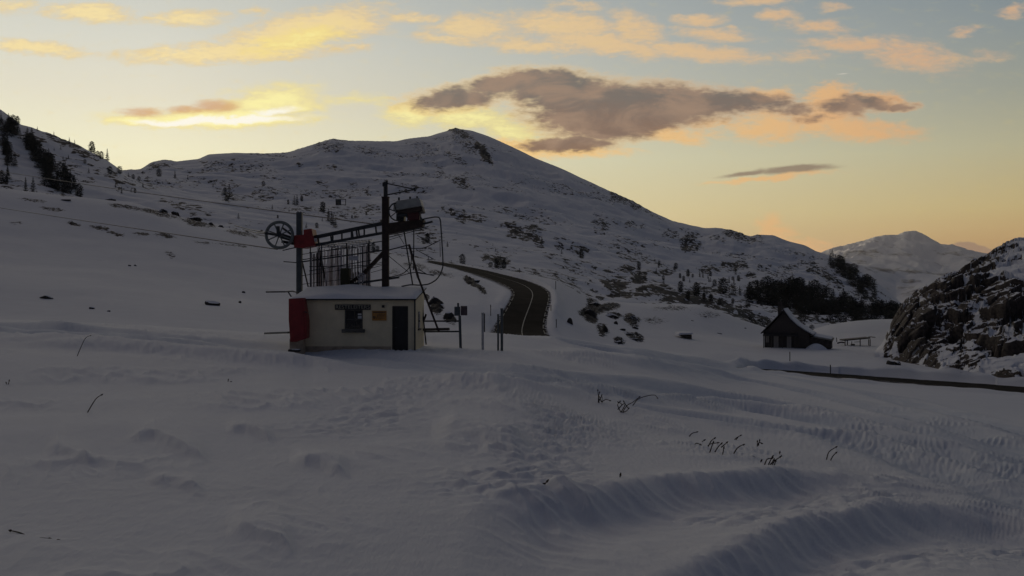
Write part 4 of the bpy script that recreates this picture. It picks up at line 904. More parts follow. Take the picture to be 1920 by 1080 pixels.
for a in (0, 1.2, 2.8, 4.6):
    mb = MB(); mb.beam(Q(a, -.9, 0), Q(a, -.9, HW-.75), .1, .1); mb.build('porch_post', 'wood_dark', house)
mb = MB(); mb.prism([Q(W, .6, 0), Q(W+3.0, 1.2, .3), Q(W+3.0, 1.2, 1.45), Q(W, .6, 2.0)], Nn*3.2); mb.build('annex', 'stone', house)
mb = MB(); mb.prism([Q(W-.1, .5, 2.0), Q(W+3.25, 1.1, 1.4), Q(W+3.25, 4.6, 1.7), Q(W-.1, 4.1, 2.3)], (0, 0, .12)); mb.build('annex_roof', 'slate', house)
mb = MB(); mb.prism([Q(W-.1, 1.6, 2.16), Q(W+3.0, 2.2, 1.6), Q(W+3.1, 4.6, 1.86), Q(W-.1, 4.1, 2.46)], (0, 0, .15)); mb.build('annex_roof_snow', 'snow', house)
# drift of snow against its corner
mb = MB(); vs = []; n = 14
for i in range(n+1):
    for j in range(n+1):
        a = i/n*2-1; b = j/n*2-1; r2 = a*a+b*b; vs.append(Q(W+1.0+a*2.2, -.2+b*1.6, .1+1.35*max(0, 1-r2)**1.3-.3))
mb.add(vs, [(i*(n+1)+j, (i+1)*(n+1)+j, (i+1)*(n+1)+j+1, i*(n+1)+j+1) for i in range(n) for j in range(n)]); o = mb.build('snow_drift', 'snow', smooth=True); o['kind'] = 'structure'

# open shelter
sx, sy = hit(1608, 650, d0=120); sz = gz(sx, sy); k_ = sy/F
sh = empty('open_shelter', (sx, sy, sz), 'open post-and-beam shelter between the stone house and the rocky outcrop', 'shelter')
SP = lambda px_, v_, d=0: P(px_, v_, sy+d)
mb = MB(); mb.prism([SP(1582.5, 637, -.8), SP(1632, 632.5, -.8), SP(1632, 634.8, -.8), SP(1582.5, 639.4, -.8)], (0, 2.2, 0)); mb.box(SP(1635, 631.8, 0), (.45, 2.0, .1)); mb.build('roof', 'wood_dark', sh)
for q in (1584.5, 1588.8, 1612.8, 1628.8, 1631.5):
    mb = MB(); mb.beam(SP(q, 655, -.5 if q in (1584.5, 1612.8, 1631.5) else .9), SP(q, 636, -.5 if q in (1584.5, 1612.8, 1631.5) else .9), .12, .12); mb.build('post', 'wood_dark', sh)
mb = MB(); mb.box(SP(1599, 648, 0), (.5, .5, .55)); mb.beam(SP(1597, 649, .1), SP(1597, 640, .1), .08, .08); mb.beam(SP(1588, 650, .4), SP(1613, 649.5, .4), .1, .1); mb.beam(SP(1602, 641.5, .4), SP(1613, 640.5, .4), .06, .06); mb.build('bench', 'wood_dark', sh)
mb = MB(); mb.tube(curve([SP(1570, 643.5), SP(1577, 641.8), SP(1583, 642.5)]), .12, 6); mb.tube([SP(1568.5, 633), SP(1569, 641)], .06, 6); tag(mb.build('fallen_post', 'wood_dark', origin=SP(1576, 643)), 'dark fallen post in the snow left of the open shelter', 'post')
# half-buried shed
qx, qy = hit(1287, 634, d0=120); qz = gz(qx, qy); Bp = lambda a, v_, d=0: P(a, v_, qy+d)
bs = empty('buried_shed', (qx, qy, qz), 'low shed almost buried in snow on the slope left of the stone house', 'shed')
mb = MB(); mb.prism([Bp(1276, 628.5), Bp(1297, 627.5), Bp(1297, 636), Bp(1286, 634)], (0, 3, 0)); mb.build('wall', 'stone', bs)
mb = MB(); mb.prism([Bp(1271, 628, -.25), Bp(1299, 627, -.25), Bp(1299, 624, -.25), Bp(1275, 624.5, -.25)], (0, 3.3, .1)); mb.build('roof_snow', 'snow', bs, bevel=.08)
# framed panel high on the mountain
bx, by = hit(639, 385, FAR, 420, 1300); bz = fz(bx, by); Bq = lambda a, v_: P(a, v_, by-1)
bb = empty('hillside_panel', (bx, by, bz), 'framed rectangular panel standing on the snowy mountainside above the lift', 'panel')
mb = MB(); c = Bq(639, 378.7); u1 = by/F
for a, b in (((630, 373.6), (648, 373.6)), ((630, 384), (648, 384)), ((630, 373), (630, 384.5)), ((648, 373), (648, 384.5))): mb.beam(Bq(*a), Bq(*b), 1.1*u1, 1.1*u1)
mb.build('frame', 'black', bb)
mb = MB(); mb.box(Bq(635, 379), (9*u1, .3, 9*u1)); mb.build('board', 'steel_dark', bb)
for q in (631, 647):
    mb = MB(); mb.beam(Bq(q, 384), Bq(q, 389), u1, u1); mb.build('leg', 'black', bb)

# ------------------------------------------------------------------ trees
def conifer(name, seed, rx, whorls, bushy):
    """unit-height tree: trunk and a crown of many small needle sprays"""
    rg = random.Random(seed); t = MB(); t.tube([(0, 0, -.12), (0, 0, .4), (.005, .003, .95)], .022, 6, .004)
    c = MB(); nl = whorls*(44 if not bushy else 52)
    for i in range(nl):
        h = rg.random()**1.25
        if bushy: pr = math.sqrt(max(0, 1-((h-.40)/.60)**2))*.95 if h < .97 else .1
        else: pr = (1-h)**.85+.03
        h = .05+.93*h
        pr *= .78+.30*math.sin(h*whorls*1.9+rg.random())*(1-.4*bushy)
        a = rg.uniform(0, 6.283); f = math.sqrt(rg.uniform(.15, 1))*rg.uniform(.8, 1.15); L_ = rx*pr*f
        cx, cy, cz = math.cos(a)*L_, math.sin(a)*L_, h-(.25*L_ if not bushy else -.1*L_)
        w = rg.uniform(.018, .036)*(1+.5*bushy)*(.5+.8*min(1, pr*1.6))
        c.add([(cx+rg.uniform(-w, w), cy+rg.uniform(-w, w), cz+rg.uniform(-w, w*.7)) for _ in range(3)], [(0, 1, 2)])
    c.tube([(0, 0, .88), (0, 0, 1.0)], .012, 4, .002)
    return t, c
def proto_tree(seed, rx, wh, bushy, idx):
    t, c = conifer('x', seed, rx, wh, bushy)
    def mk(mb, nm, mt):
        me = bpy.data.meshes.new(nm); me.from_pydata(mb.v, [], mb.f); me.materials.append(M[mt]); return me
    return mk(t, 'trunk', 'bark'), mk(c, 'crown', 'needle')
PT = [proto_tree(1, .25, 22, False, 0), proto_tree(2, .30, 20, False, 1), proto_tree(3, .33, 20, True, 2), proto_tree(4, .44, 20, True, 3), proto_tree(5, .19, 22, False, 4)]
ntree = 0
def plant(px_, vb, hpx, kind, label, group=None, T=FAR, d0=330, d1=2100, wide=1.0, nm=None):
    global ntree
    x, y = hit(px_, vb, T, d0, d1); z = fz(x, y) if T is FAR else gz(x, y)
    h = hpx*1.12*y/F; tm, cm = PT[kind]
    name = nm or ('pine_tree' if kind in (2, 3) else 'fir_tree')
    r = empty(name, (x, y, z-h*.03), label, 'tree', group); r.scale = (h*wide, h*wide, h); r.rotation_euler = (0, 0, random.uniform(0, 6.28))
    for nm2, me in (('trunk', tm), ('crown', cm)):
        o = bpy.data.objects.new(nm2, me); COL.objects.link(o); o.parent = r
    ntree += 1
    return r
rng = random.Random(11)
def inpoly(x, y, poly):
    c = False; j = len(poly)-1
    for i in range(len(poly)):
        if (poly[i][1] > y) != (poly[j][1] > y) and x < (poly[j][0]-poly[i][0])*(y-poly[i][1])/(poly[j][1]-poly[i][1])+poly[i][0]: c = not c
        j = i
    return c
def scatter(poly, n, hlo, hhi, label, group, kinds=(0, 1, 2, 3), **kw):
    x0 = min(p[0] for p in poly); x1 = max(p[0] for p in poly); y0 = min(p[1] for p in poly); y1 = max(p[1] for p in poly); k = 0; pts = []
    while k < n:
        x = rng.uniform(x0, x1); y = rng.uniform(y0, y1)
        if not inpoly(x, y, poly): continue
        if len(pts) and min((x-a)**2+((y-b)*1.6)**2 for a, b in pts) < (kw.get('gap', 3.5))**2 and rng.random() < .9: continue
        pts.append((x, y)); k += 1
        plant(x, y, rng.uniform(hlo, hhi), rng.choice(kinds), label, group, **{a: b for a, b in kw.items() if a != 'gap'})
L1 = 'dark conifer in the dense belt running down the left hillside'
scatter([(40, 266), (62, 262), (80, 295), (110, 330), (150, 364), (150, 372), (110, 372), (85, 350), (62, 310)], 54, 18, 28, L1, 'conifers in the belt on the left hillside', wide=1.2)
scatter([(0, 268), (12, 275), (28, 310), (40, 332), (20, 330), (0, 318)], 14, 14, 24, 'dark conifer in the strip at the left edge below the skyline', 'conifers in the strip at the left edge')
scatter([(0, 218), (14, 222), (30, 236), (50, 248), (48, 262), (0, 258)], 16, 14, 26, 'dark conifer on the skyline in the top left corner of the hillside', 'conifers on the top left skyline')
scatter([(0, 330), (18, 330), (18, 352), (0, 350)], 5, 14, 26, 'dark conifer at the left edge above the bare snow slope', 'conifers above the left snow slope')
for a in ((48, 366, 26, 4, 'slim conifer just left of the foot of the hillside belt'), (62, 366, 28, 0, 'conifer at the foot of the belt, second from its left end'), (122, 322, 15, 1, 'lone small conifer right of the belt on the left hillside'), (172, 284, 20, 2, 'bushy tree with bare side branches on the left skyline'), (177, 282, 14, 0, 'small conifer leaning against the bushy skyline tree'),
          (201, 301, 21, 4, 'pointed conifer at the lower end of the left skyline trees'), (190, 297, 14, 3, 'round shrub-like tree left of the pointed skyline conifer'), (183, 294, 11, 3, 'low round tree on the left skyline beside the bushy one'), (130, 269, 11, 0, 'tiny conifer alone on the left skyline'), (140, 269, 8, 4, 'tiniest conifer on the left skyline'), (101, 254, 8, 4, 'tiny spike of a tree near the top of the left skyline'), (70, 243, 6, 4, 'tiny tree on the skyline right of the top corner trees'), (33, 234, 16, 2, 'ragged rounded tree on the skyline at the top left'), (224, 330, 14, 3, 'round tree at the right foot of the left skyline ridge'), (206, 330, 14, 3, 'round tree on the slope below the ridge end at left'),
          (298, 336, 14, 3, 'round tree below the notch in the skyline'), (328, 338, 17, 4, 'thin conifer right of the skyline notch'), (352, 340, 11, 4, 'thin small conifer left of the pair under the ridge'), (373, 344, 9, 1, 'stubby small conifer under the left ridge'), (430, 366, 30, 1, 'tall conifer in the rocky patch in the upper middle left'), (422, 358, 14, 2, 'small bushy tree above the tall conifer in the rocky patch'), (425, 378, 12, 3, 'low round shrub under the tall conifer in the rocky patch'), (384, 314, 5, 4, 'tiny tree on the far left ridge line'), (228, 368, 12, 4, 'thin conifer at the foot of the left ridge slope'), (246, 366, 9, 1, 'small conifer right of the thin one at the ridge foot'),
          (552, 380, 20, 1, 'left tree of the close pair on the mid mountainside'), (557, 384, 19, 0, 'right tree of the close pair on the mid mountainside'), (605, 402, 20, 2, 'round conifer at the upper end of the dark row above the lift beams'), (616, 411, 22, 0, 'second tree of the dark row above the lift beams'), (622, 416, 22, 4, 'third tree of the dark row above the lift beams'), (629, 423, 18, 1, 'lowest tree of the dark row above the lift beams'), (625, 420, 20, 1, 'tree squeezed into the dark row above the lift beams'), (594, 424, 10, 3, 'low shrub left of the dark row above the lift beams'),
          (370, 434, 14, 1, 'small conifer above the left crest near its right end'), (422, 442, 12, 4, 'thin small conifer just above the left crest'), (463, 444, 13, 2, 'bushy small tree left of the bullwheel above the crest'), (438, 448, 8, 4, 'tiny conifer above the crest left of the bullwheel'),
          (700, 466, 17, 2, 'round tree seen between the lift posts'), (708, 468, 10, 3, 'low round tree right of the one between the lift posts'), (802, 450, 18, 2, 'bushy tree right of the motor housing'), (795, 452, 11, 3, 'low shrub left of the bushy tree by the motor housing'), (839, 459, 11, 0, 'small conifer right of the hoop beside the lift'), (803, 480, 7, 1, 'tiny conifer above the far stretch of the road'), (809, 481, 5, 1, 'tiniest conifer above the far stretch of the road'),
          (867, 492, 18, 3, 'wide pyramid-shaped fir standing just above the road'), (938, 500, 24, 1, 'pointed tree in the dark clump above the road'), (931, 500, 18, 2, 'left bushy tree in the dark clump above the road'), (945, 501, 17, 2, 'right bushy tree in the dark clump above the road'), (920, 498, 12, 3, 'low shrub at the left of the clump above the road'), (929, 470, 7, 4, 'tiny tree standing above the dark clump over the road'), (1016, 452, 11, 0, 'small conifer at the right end of the rock patch'), (1053, 470, 11, 1, 'left small conifer of the two right of the rock patch'), (1088, 478, 20, 1, 'taller tree in the rocky spot below the long smooth ridge'), (1091, 482, 13, 3, 'low bush under the taller tree in the rocky spot'),
          (1198, 503, 15, 2, 'oval dark tree above the boulder field'), (1236, 497, 8, 3, 'small round tree right of the oval tree'), (1250, 512, 12, 1, 'small conifer in the middle of the boulder field top'), (1265, 505, 8, 3, 'small shrub above the middle of the boulder field'), (1290, 520, 13, 2, 'round tree above the forest band left of the twin trees'), (1312, 520, 12, 4, 'left twin conifer above the forest band'), (1318, 521, 11, 4, 'right twin conifer above the forest band'), (1332, 518, 10, 2, 'small round tree right of the twin conifers'), (1332, 530, 9, 1, 'small conifer directly below the round tree right of the twins'), (1244, 534, 12, 1, 'small conifer on the left end of the forest band'), (1276, 548, 20, 2, 'bushy dark tree at the left of the forest band'), (1306, 552, 26, 2, 'large rounded tree in the left part of the forest band'), (1325, 552, 14, 1, 'small conifer beside the large rounded tree'),
          (1356, 552, 28, 3, 'biggest domed tree of the forest band'), (1367, 534, 12, 4, 'small spike tree above the domed tree'), (1376, 556, 30, 1, 'pointed conifer right of the biggest domed tree'), (1387, 554, 18, 0, 'smaller pointed conifer right of the domed tree'), (1420, 548, 16, 4, 'slim conifer rising from the forest band left of centre'), (1461, 541, 12, 1, 'left one of the close pair above the forest band'), (1466, 541, 11, 4, 'right one of the close pair above the forest band'), (1524, 556, 20, 0, 'tall pointed conifer rising out of the dark forest band'), (1543, 562, 14, 1, 'smaller pointed conifer right of the tall one in the band')):
    plant(*a)
scatter([(1395, 545), (1450, 545), (1520, 552), (1560, 562), (1600, 575), (1650, 592), (1690, 600), (1690, 612), (1620, 614), (1560, 606), (1500, 592), (1440, 574), (1395, 564)], 128, 20, 30, 'dark conifer in the dense forest band behind the stone house', 'conifers in the dense forest band', gap=4.5, wide=1.45)
scatter([(1553, 492), (1566, 484), (1590, 505), (1620, 532), (1650, 560), (1680, 590), (1650, 590), (1610, 550), (1570, 515)], 46, 12, 22, 'conifer in the tree line running down the ridge at right', 'conifers down the right ridge', gap=4.5, wide=1.3)
scatter([(1650, 585), (1682, 590), (1685, 612), (1640, 612)], 10, 18, 28, 'dark conifer at the foot of the right ridge', 'conifers at the foot of the right ridge')
scatter([(1280, 560), (1340, 555), (1400, 575), (1440, 600), (1400, 600), (1340, 580)], 9, 10, 16, 'low dark shrubby pine among the snowy boulders', 'shrubby pines among the boulders', kinds=(2, 3))
for a in ((1413, 618, 20, 3, 'round tree half hidden by the slope left of the stone house'), (1428, 622, 24, 3, 'dark round tree touching the left eave of the stone house'), (1442, 622, 22, 2, 'dark tree behind the stone house roof at its left'), (1503, 614, 22, 3, 'dark triangular tree right behind the stone house roof'), (1522, 622, 14, 3, 'low shrub behind the annex of the stone house')):
    plant(*a, T=FAR, d0=330, d1=700)
scatter([(1690, 540), (1730, 545), (1725, 585), (1695, 590)], 10, 8, 15, 'small conifer on the snowy slope beyond the ridge', 'small conifers beyond the ridge', T=RANGE, d0=1750, d1=4000) if False else None
scatter([(1180, 500), (1300, 500), (1440, 520), (1440, 545), (1300, 545), (1200, 540)], 22, 6, 12, 'small scattered conifer among the rocks above the forest band', 'small conifers among the rocks above the forest band', gap=9)
scatter([(330, 335), (560, 350), (720, 400), (700, 445), (520, 420), (350, 400)], 16, 6, 12, 'small scattered conifer on the rocky slope left of the motor housing', 'small conifers on the rocky middle slope', gap=14)
scatter([(60, 262), (200, 305), (300, 360), (270, 380), (120, 330)], 14, 5, 10, 'small scattered conifer between the left skyline and the hillside belt', 'small conifers under the left skyline', gap=9)
for i, (a, b, h_) in enumerate(((1715, 600, 34), (1708, 604, 22), (1722, 585, 20), (1700, 608, 12))):
    plant(a, b, h_, i % 3, ('tall dark conifer against the left edge of the rocky outcrop', 'shorter conifer left of the tall one by the outcrop', 'upper conifer tucked behind the outcrop edge', 'lowest small conifer near the outcrop foot')[i], T=FAR, d0=560, d1=900)

# ------------------------------------------------------------------ boulders
def boulder(px_, v_, wpx, hpx, label, seed, T=NEAR, d0=55, d1=240, tilt=0, group=None, deep=.8):
    x, y = hit(px_, v_, T, d0, d1); z = gz(x, y) if T is NEAR else fz(x, y); u = y/F
    import bmesh
    bm = bmesh.new(); bmesh.ops.create_icosphere(bm, subdivisions=3, radius=1); rg = random.Random(seed)
    planes = [(Vector((rg.gauss(0, 1), rg.gauss(0, 1), rg.gauss(.2, .9))).normalized(), rg.uniform(.5, .85)) for _ in range(9)]
    for vt in bm.verts:
        p = vt.co
        for nrm, d in planes:
            e = p.dot(nrm)-d
            if e > 0: p = p-nrm*e
        vt.co = p*(1+rg.uniform(-.02, .02))
    S_ = Matrix.Rotation(R(tilt), 3, 'Y')
    for vt in bm.verts: vt.co = S_ @ Vector((vt.co.x*wpx*u*.62, vt.co.y*wpx*u*.5*deep, vt.co.z*hpx*u*.75))
    me = bpy.data.meshes.new('boulder'); bm.to_mesh(me); bm.free(); me.materials.append(M['boulder'])
    o = bpy.data.objects.new('boulder', me); COL.objects.link(o); o.location = (x, y, z+hpx*u*.1); tag(o, label, 'rock', group)
for i, a in enumerate(((397, 577, 26, 13, 'largest lone dark boulder on the snow slope left of the red cabinet', 0), (456, 548, 7, 4, 'small dark rock above and right of the lone slope boulder'), (86, 555, 22, 8, 'rock at the foot of the left slope near the left edge'), (172, 576, 12, 5, 'rock poking out where the left slope meets the flat snow'), (204, 582, 7, 3, 'tiny rock right of the rock at the slope foot'), (243, 500, 5, 3, 'left one of two tiny dots of rock on the left slope'), (254, 500, 5, 3, 'right one of two tiny dots of rock on the left slope'), (450, 572, 6, 5, 'tiny rock on the slope just left of the hut'),
    (307, 383, 14, 8, 'left of two dark humps on the left crest'), (328, 388, 16, 10, 'right of two dark humps on the left crest'), (365, 410, 22, 9, 'peaked rock below the small tree on the left crest'), (302, 400, 10, 6, 'rock on the snow below the crest humps'), (395, 415, 12, 6, 'dark rock on the crest between the peaked rock and the bullwheel'), (415, 421, 9, 6, 'small dark rock on the crest left of the bullwheel'), (205, 374, 20, 6, 'dark hump at the right end of the hillside trees'), (122, 375, 22, 4, 'flat rock with a snow cap below the hillside belt'),
    (816, 572, 26, 20, 'dark jagged rock seen beside the leaning strut right of the hut'), (843, 597, 18, 16, 'pointed rock below the jagged rock right of the hut'), (893, 528, 16, 6, 'slab of rock on the snow below the upper road'),
    (1069, 606, 10, 13, 'upright dark rock alone right of the upper road'), (1107, 590, 20, 16, 'big rock in the cluster right of the upper road'), (1112, 574, 20, 9, 'slanting slab at the top of the rock cluster'), (1147, 594, 22, 9, 'flat oval rock in the middle of the snowy knoll'), (1154, 604, 8, 8, 'small triangular rock under the flat oval rock'), (1188, 600, 14, 9, 'rock at the right rim of the knoll'), (1166, 615, 12, 5, 'small flat rock low on the knoll'), (1180, 625, 14, 5, 'wedge rock near the foot of the knoll'), (1188, 635, 16, 5, 'long thin rock at the foot of the knoll'), (1135, 620, 8, 16, 'upright thin rock at the left of the knoll'), (1159, 642, 12, 8, 'lowest pointed rock at the foot of the knoll'), (1191, 614, 10, 6, 'small rock under the rim rock of the knoll'),
    (1322, 594, 8, 3, 'small rock high on the smooth mound'), (1298, 601, 5, 2, 'tiny rock left on the smooth mound'), (1349, 624, 8, 3, 'small rock low on the smooth mound'), (1397, 614, 5, 2, 'tiny rock right on the smooth mound'), (1572, 606, 12, 4, 'rock on the crest right of the stone house'),
    )):
    boulder(a[0], a[1], a[2], a[3], a[4], 40+i)
rg = random.Random(5)
for i, (a, b, w2, h_, lab) in enumerate(((1810, 690, 42, 32, 'large flat-faced boulder at the foot of the rocky outcrop'), (1880, 655, 56, 26, 'long boulder above the large one on the outcrop'), (1895, 672, 24, 22, 'rounded boulder at the right under the long boulder'), (1788, 706, 12, 8, 'small stone below the large outcrop boulder'), (1870, 706, 22, 7, 'low rock near the lower road at right'), (1890, 702, 30, 10, 'flat dark rock near the lower road under the outcrop'), (1776, 690, 20, 14, 'pointed rock left of the large outcrop boulder'), (1672, 650, 16, 12, 'rock at the left tip of the outcrop'), (1682, 660, 12, 10, 'small rock below the left tip of the outcrop'))):
    boulder(a, b, w2, h_, lab, 90+i, T=NEAR, d0=100, d1=125, deep=1.2)

# ------------------------------------------------------------------ dry stalks in the snow
def stalks(base, parts, label, cat='dry plant', name='dry_stalk', r=.015, group='dry stalks poking out of the snow'):
    x, y = hit(*base, d0=9, d1=60); z = gz(x, y); root_v = 540-F*z/y
    dv = root_v-base[1]
    root = empty(name, (x, y, z), label, cat, group)
    for pts in parts:
        mb = MB(); q = [P(p[0], p[1]+dv, y+(p[2] if len(p) > 2 else 0)) for p in pts]; q[0] = q[0]-Vector((0, 0, .05))
        mb.tube(curve(q, 4) if len(q) > 2 else q, r, 5, r*.6); 
        e = q[-1]; mb.tube([e, e+(q[-1]-q[-2]).normalized()*r*3.4], r*1.5, 5, r*.5)
        mb.build('stem', 'straw', root)
stalks((144, 667), [[(144, 667), (152, 650), (160, 634), (169, 629)]], 'tall thin stalk leaning right near the left edge of the snowfield')
stalks((162, 772), [[(162, 772), (172, 758), (181, 745), (190, 739)]], 'thin stalk leaning right below the other left stalk')
stalks((15, 718), [[(15, 718), (17, 712)], [(14, 718), (12, 716)]], 'tiny stub of a plant at the left edge')
stalks((427, 713), [[(424, 713), (432, 713)], [(427, 713), (428, 710)]], 'tiny dark stub in the smooth snow left of centre')
stalks((60, 1008), [[(62, 1007, .03), (40, 1002, .17), (20, 997, .27)], [(60, 1007, .02), (75, 1011, -.08), (92, 1012, -.10)], [(88, 1013, -.12), (108, 1015, -.20)]], 'fallen dark twig lying on the snow at the bottom left', name='fallen_twig', r=.012)
stalks((1122, 760), [[(1122, 760), (1122, 750), (1124, 742)], [(1124, 762), (1122, 748), (1121, 738)], [(1121, 758), (1128, 748), (1129, 757)], [(1128, 756), (1136, 754), (1143, 756)], [(1120, 760), (1126, 752), (1128, 747)], [(1128, 756), (1124, 750)]], 'tangled dark plant, left of the two bushy clumps', name='dry_plant', r=.016)
stalks((1166, 778), [[(1166, 778), (1175, 766), (1187, 759), (1198, 750)], [(1166, 778), (1158, 765), (1162, 759)], [(1164, 776), (1172, 764), (1170, 759)], [(1160, 768), (1170, 762), (1176, 768)], [(1158, 770), (1166, 764), (1160, 760)], [(1162, 789), (1168, 780)], [(1166, 775), (1174, 776), (1178, 772)]], 'tangled dark plant with a long stem, right of the two bushy clumps', name='dry_plant', r=.016)
stalks((1185, 773), [[(1185, 773), (1196, 762), (1212, 756), (1227, 754), (1232, 759)]], 'long arched stem bending over to the right')
for b, pts, lab in (((1290, 817), [[(1290, 817), (1297, 812), (1306, 809)]], 'short leaning stem at the top left of the stalk patch'), ((1313, 827), [[(1312, 826), (1320, 824)], [(1321, 829), (1326, 831)]], 'dark stub pair under the top left stem'), ((1298, 838), [[(1298, 838), (1305, 833), (1312, 835)]], 'bent low stem at the left of the stalk patch'),
    ((1322, 842), [[(1322, 842), (1330, 834), (1345, 831)], [(1325, 840), (1333, 828), (1339, 823)]], 'forked stem in the middle of the stalk patch'), ((1330, 855), [[(1330, 855), (1334, 847), (1337, 839)]], 'straight steep stem under the forked one'), ((1338, 855), [[(1338, 855), (1346, 846), (1352, 840)], [(1352, 842), (1362, 838)]], 'branched stem with a round head'), ((1354, 860), [[(1354, 860), (1357, 848)]], 'short upright stem right of the branched one'), ((1372, 861), [[(1372, 861), (1380, 850), (1388, 843), (1393, 841)]], 'long clean stem at the right of the stalk patch'),
    ((1374, 823), [[(1374, 823), (1381, 820), (1388, 816)], [(1378, 823), (1382, 821)]], 'thin stem high above the long clean stem'), ((1418, 835), [[(1418, 835), (1423, 828), (1427, 829)], [(1420, 832), (1420, 827)], [(1422, 830), (1424, 825)]], 'small star-shaped plant upper right of the patch'), ((1461, 855), [[(1461, 855), (1462, 850)], [(1458, 852), (1462, 855)]], 'tiny upright stub above the lower right cluster'), ((1408, 866), [[(1402, 865), (1410, 866), (1414, 868)]], 'flat dark stub left of the lower right cluster'), ((1426, 873), [[(1424, 873), (1427, 872)]], 'single dark dot of a stub in the snow'),
    ((1436, 878), [[(1433, 875), (1438, 868), (1446, 866)], [(1437, 884), (1443, 873), (1448, 864)], [(1446, 878), (1452, 871), (1462, 864)], [(1450, 880), (1454, 872)], [(1444, 874), (1450, 870)]], 'tangled cluster of stems at the lower right of the patch'), ((1549, 862), [[(1549, 862), (1554, 848), (1567, 839)], [(1556, 862), (1562, 855), (1567, 850)]], 'pair of tall curved stems alone at the far right'), ((1014, 921), [[(1012, 919), (1018, 923)], [(1017, 922), (1025, 919)]], 'small V-shaped twig on the drift edge'), ((1162, 904), [[(1161, 905), (1163, 901)]], 'tiny stub on the crest of the long drift')):
    stalks(b, pts, lab)

# ------------------------------------------------------------------ sky
world = bpy.data.worlds.new('World'); scene.world = world; world.use_nodes = True
N = world.node_tree.nodes; Lk = world.node_tree.links; N.clear()
out = N.new('ShaderNodeOutputWorld'); bg = N.new('ShaderNodeBackground'); Lk.new(bg.outputs[0], out.inputs[0])
def nin(node, i, v):
    if isinstance(v, bpy.types.NodeSocket): Lk.new(v, node.inputs[i])
    elif v is not None: node.inputs[i].default_value = v
def mt(op, a, b=None, c=None, clamp=False):
    q = N.new('ShaderNodeMath'); q.operation = op; q.use_clamp = clamp; nin(q, 0, a); nin(q, 1, b) if b is not None else None; nin(q, 2, c) if c is not None else None; return q.outputs[0]
def vm(op, a, b=None):
    q = N.new('ShaderNodeVectorMath'); q.operation = op; nin(q, 0, a); nin(q, 1, b) if b is not None else None; return q.outputs['Value' if op == 'LENGTH' else 'Vector']
def rng_(v, a, b, c=0, d=1, smooth=True):
    q = N.new('ShaderNodeMapRange'); q.interpolation_type = 'SMOOTHSTEP' if smooth else 'LINEAR'
    for i, x in enumerate((v, a, b, c, d)): nin(q, i, x)
    return q.outputs[0]
def mixc(f, a, b):
    q = N.new('ShaderNodeMix'); q.data_type = 'RGBA'; nin(q, 0, f); nin(q, 6, a); nin(q, 7, b); return q.outputs[2]
def ramp(f, stops):
    q = N.new('ShaderNodeValToRGB'); nin(q, 0, f); e = q.color_ramp.elements
    while len(e) < len(stops): e.new(.5)
    for i, (p, c) in enumerate(stops): e[i].position = p; e[i].color = c
    return q.outputs[0]
tc = N.new('ShaderNodeTexCoord'); sep = N.new('ShaderNodeSeparateXYZ'); Lk.new(tc.outputs['Generated'], sep.inputs[0]); dx, dy, dz = sep.outputs
el = mt('MULTIPLY', mt('ARCSINE', dz), 180/math.pi); az = mt('MULTIPLY', mt('ARCTAN2', dx, dy), 180/math.pi)
e01 = mt('DIVIDE', el, 90, clamp=True)
def st_(L_): return [(d/90, lin(*c)) for d, c in L_]
Lf = ramp(e01, st_([(0, (230, 205, 150)), (4, (242, 231, 186)), (7.4, (242, 239, 206)), (10.4, (228, 224, 204)), (13.4, (216, 216, 204)), (16.3, (202, 204, 196)), (30, (206, 188, 172)), (50, (112, 102, 100)), (75, (56, 60, 72)), (90, (50, 56, 70))]))
Rt = ramp(e01, st_([(0, (176, 132, 92)), (2.5, (196, 158, 102)), (4.3, (196, 175, 122)), (7.4, (180, 175, 144)), (10.4, (155, 158, 146)), (13.4, (138, 147, 148)), (16.3, (120, 134, 143)), (35, (88, 92, 100)), (60, (62, 66, 79)), (90, (50, 56, 70))]))
Bk = ramp(e01, st_([(0, (46, 49, 60)), (8, (52, 55, 68)), (30, (53, 59, 74)), (90, (50, 56, 70))]))
faz = rng_(az, -20, 27, 0, 1, False)
sky = mixc(faz, Lf, Rt)
# glow around where the sun went down
aw = mt('ABSOLUTE', mt('ADD', az, 10))
sky = mixc(rng_(aw, 38, 95), sky, Bk); plain = sky
nish = N.new('ShaderNodeTexSky'); nish.sky_type = 'NISHITA'; nish.sun_disc = False; nish.sun_elevation = R(3); nish.sun_rotation = R(-16)
nsc = vm('SCALE', nish.outputs[0]); nsc.node.inputs['Scale'].default_value = .0025
# clouds in gnomonic coordinates (thousandths): u to the right, v downwards
yc = mt('MAXIMUM', dy, .15)
uu = mt('MULTIPLY_ADD', mt('DIVIDE', dx, yc), 1.844, .960); v2 = mt('SUBTRACT', .540, mt('MULTIPLY', mt('DIVIDE', dz, yc), 1.844))
cb = N.new('ShaderNodeCombineXYZ'); Lk.new(uu, cb.inputs[0]); Lk.new(v2, cb.inputs[1]); p0 = cb.outputs[0]
def noise(vec, sc, det=5, ro=.55, scale=(1, 1, 1), dist=0, col=False):
    mp = N.new('ShaderNodeMapping'); Lk.new(vec, mp.inputs[0]); mp.inputs['Scale'].default_value = scale
    q = N.new('ShaderNodeTexNoise'); q.inputs['Scale'].default_value = sc; q.inputs['Detail'].default_value = det; q.inputs['Roughness'].default_value = ro; q.inputs['Distortion'].default_value = dist; Lk.new(mp.outputs[0], q.inputs['Vector'])
    return q.outputs['Color' if col else 'Fac']
wn = noise(p0, 14, 4, .6, (1, 2.2, 1), col=True)
wv = vm('MULTIPLY', vm('SUBTRACT', wn, (.5, .5, .5)), (.09, .035, 0)); pw = vm('ADD', p0, wv)
CH = [None]
